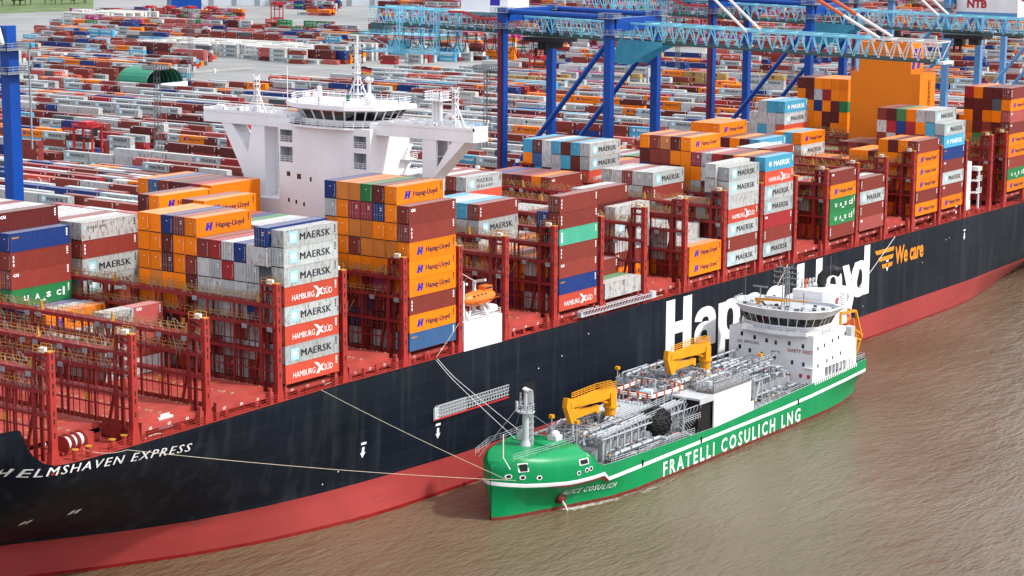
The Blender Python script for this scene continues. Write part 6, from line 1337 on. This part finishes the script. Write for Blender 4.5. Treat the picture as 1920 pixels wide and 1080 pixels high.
for k, b in enumerate([b for b in sorted(STARTS) if b >= 4 and b < 19]): AFT[b] = od(k)
def bayname(b): return FWD[b] + ' bay forward of bridge tower' if b in FWD else ('bay behind the orange casing' if b == 19 else 'last bay at the stern' if b > 19 else AFT.get(b, 'last') + ' bay aft of bridge tower')
yrows = sorted({CONT[i]['info'][0] for i in SINGLE if CONT[i]['yard']}); ypos = {}
for i in SINGLE:
    c = CONT[i]
    if c['yard']: ypos.setdefault(c['info'][0], set()).add(c['y'])
used = {}
for i in sorted(SINGLE):
    c = CONT[i]; inf = c['info']; look = LOOK[c['c']]
    if c['d'] == 'hl': look = 'orange lettered'
    if c['c'] == 'L' and c['d'] == 'starw': look = 'sky blue white-lettered'
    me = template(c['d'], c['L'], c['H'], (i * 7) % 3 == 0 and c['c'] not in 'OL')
    o = bpy.data.objects.new('shipping_container', me); COL.objects.link(o)
    ru = RUST.get(c['c'], .18); k = .82 + .3 * ((i * 37) % 100) / 100; col = PAL[c['c']]; o.color = (col[0] * k, col[1] * k, col[2] * k, ru * (.3 + 1.1 * ((i * 53) % 100) / 100))
    o.location = (c['x'], c['y'], c['z'])
    if c['yard']:
        o.rotation_euler = (0, 0, R(-90)); row_, slot_, t, h = inf[:4]
        n_ = sorted(ypos[row_]).index(c['y']); tier = 'topmost' if t == h - 1 else od(t) + ' tier'
        lab = '%s yard container, %s, %s from the quay in the %s yard row' % (look, tier, od(slot_ - 1), od(row_ - 1)); 
        if len(inf) > 4: lab = lab.replace('yard container', ('far short' if inf[4] == 0 else 'near short') + ' yard container')
        g = 'containers stacked in the terminal yard'
    else:
        bay, r_, t, h = inf[:4]; ft = h - 1 - t; tier = 'top' if ft == 0 else od(ft) + ' from top' if t > 0 else 'bottom'
        rown = 'outermost stack' if r_ == 0 else od(r_) + ' stack inboard'
        if len(inf) > 4: rown = inf[4] + ' of ' + rown
        lab = '%s container, %s, %s, %s' % (look, tier, rown, bayname(bay)); g = 'containers stacked on the container ship'
    lab = lab.replace('far short yard container', 'far short container').replace('near short yard container', 'near short container')
    if len(lab.split()) > 16: lab = lab.replace(' of bridge tower', ' of bridge').replace('in the ', 'in ').replace('after half of ', 'after, ').replace('forward half of ', 'fore, ')
    tag(o, lab, 'container', g)
    for dme in (DOORS.get((c['d'], round(c['L'], 2), round(c['H'], 2), True), []) if (i * 7) % 3 == 0 and c['c'] not in 'OL' and not c['yard'] else []):
        do = bpy.data.objects.new('door', dme); COL.objects.link(do); do.parent = o; do.color = o.color
# all the other boxes as one mass
verts = []; loops = []; lens = []; cols = []; nv = 0; mats = []
GL = {}
def face_letters(des, L_, H):
    key = (des, L_)
    if key not in GL:
        m = MB(); lettering(m, des, L_, H, lambda u, v, o=0.0: (u, v, .03 + o), (1, 2, 3, 4, 5, 6), 1); GL[key] = (np.array(m.v, float) if m.v else np.zeros((0, 3)), m.f, m.m)
    return GL[key]
for i, c in enumerate(CONT):
    if i in SINGLE: continue
    x0, y0, z0 = c['x'], c['y'], c['z']; L_, H = c['L'], c['H']; k = .85 + .28 * ((i * 37) % 100) / 100; col = PAL[c['c']]; rgba = (col[0] * k, col[1] * k, col[2] * k, RUST.get(c['c'], .15) * .8)
    if c['yard']: A = (x0, y0 - L_, z0, x0 + WID, y0, z0 + H)
    else: A = (x0, y0, z0, x0 + L_, y0 + WID, z0 + H)
    a, b, d, e_, f_, g = A
    verts += [(a, b, d), (e_, b, d), (e_, f_, d), (a, f_, d), (a, b, g), (e_, b, g), (e_, f_, g), (a, f_, g)]
    for q in ((4, 5, 6, 7), (0, 1, 5, 4), (1, 2, 6, 5), (2, 3, 7, 6), (3, 0, 4, 7)): loops.extend([nv + t for t in q]); lens.append(4); mats.append(0)
    fade = tuple(v * .86 + w_ * .14 for v, w_ in zip(rgba[:3], (.55, .52, .5))) + (rgba[3],)  # roof colour paler: weathering, plus sky sheen painted in
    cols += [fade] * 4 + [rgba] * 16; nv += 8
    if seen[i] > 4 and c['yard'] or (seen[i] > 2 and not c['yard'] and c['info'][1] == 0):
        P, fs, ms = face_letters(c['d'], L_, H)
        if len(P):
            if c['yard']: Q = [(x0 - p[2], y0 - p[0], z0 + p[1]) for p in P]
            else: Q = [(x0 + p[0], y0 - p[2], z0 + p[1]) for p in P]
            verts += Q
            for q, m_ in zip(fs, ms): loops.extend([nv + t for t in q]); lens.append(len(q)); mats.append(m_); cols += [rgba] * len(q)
            nv += len(P)
me = bpy.data.meshes.new('container_mass'); me.vertices.add(nv); me.vertices.foreach_set('co', np.array(verts, dtype=np.float32).ravel()); me.loops.add(len(loops)); me.loops.foreach_set('vertex_index', np.array(loops, dtype=np.int32))
me.polygons.add(len(lens)); ls = np.array(lens, dtype=np.int32); me.polygons.foreach_set('loop_start', np.concatenate([[0], np.cumsum(ls)[:-1]]).astype(np.int32)); me.polygons.foreach_set('loop_total', ls)
for m_ in (P_MASS, T_DARK, M['letter'], T_PALE, T_VIO, M['logo'], M['yellow']): me.materials.append(m_)
me.polygons.foreach_set('material_index', np.array(mats, dtype=np.int32)); at = me.color_attributes.new('paint', 'FLOAT_COLOR', 'CORNER'); at.data.foreach_set('color', np.array(cols, dtype=np.float32).ravel()); me.update(); me.validate()
me.polygons.foreach_set('use_smooth', [False] * len(me.polygons)); me.update(); o = bpy.data.objects.new('container_mass', me); COL.objects.link(o); tag(o, 'all the smaller shipping containers of yard and ship, coloured boxes in long stacked rows', 'containers', kind='stuff')
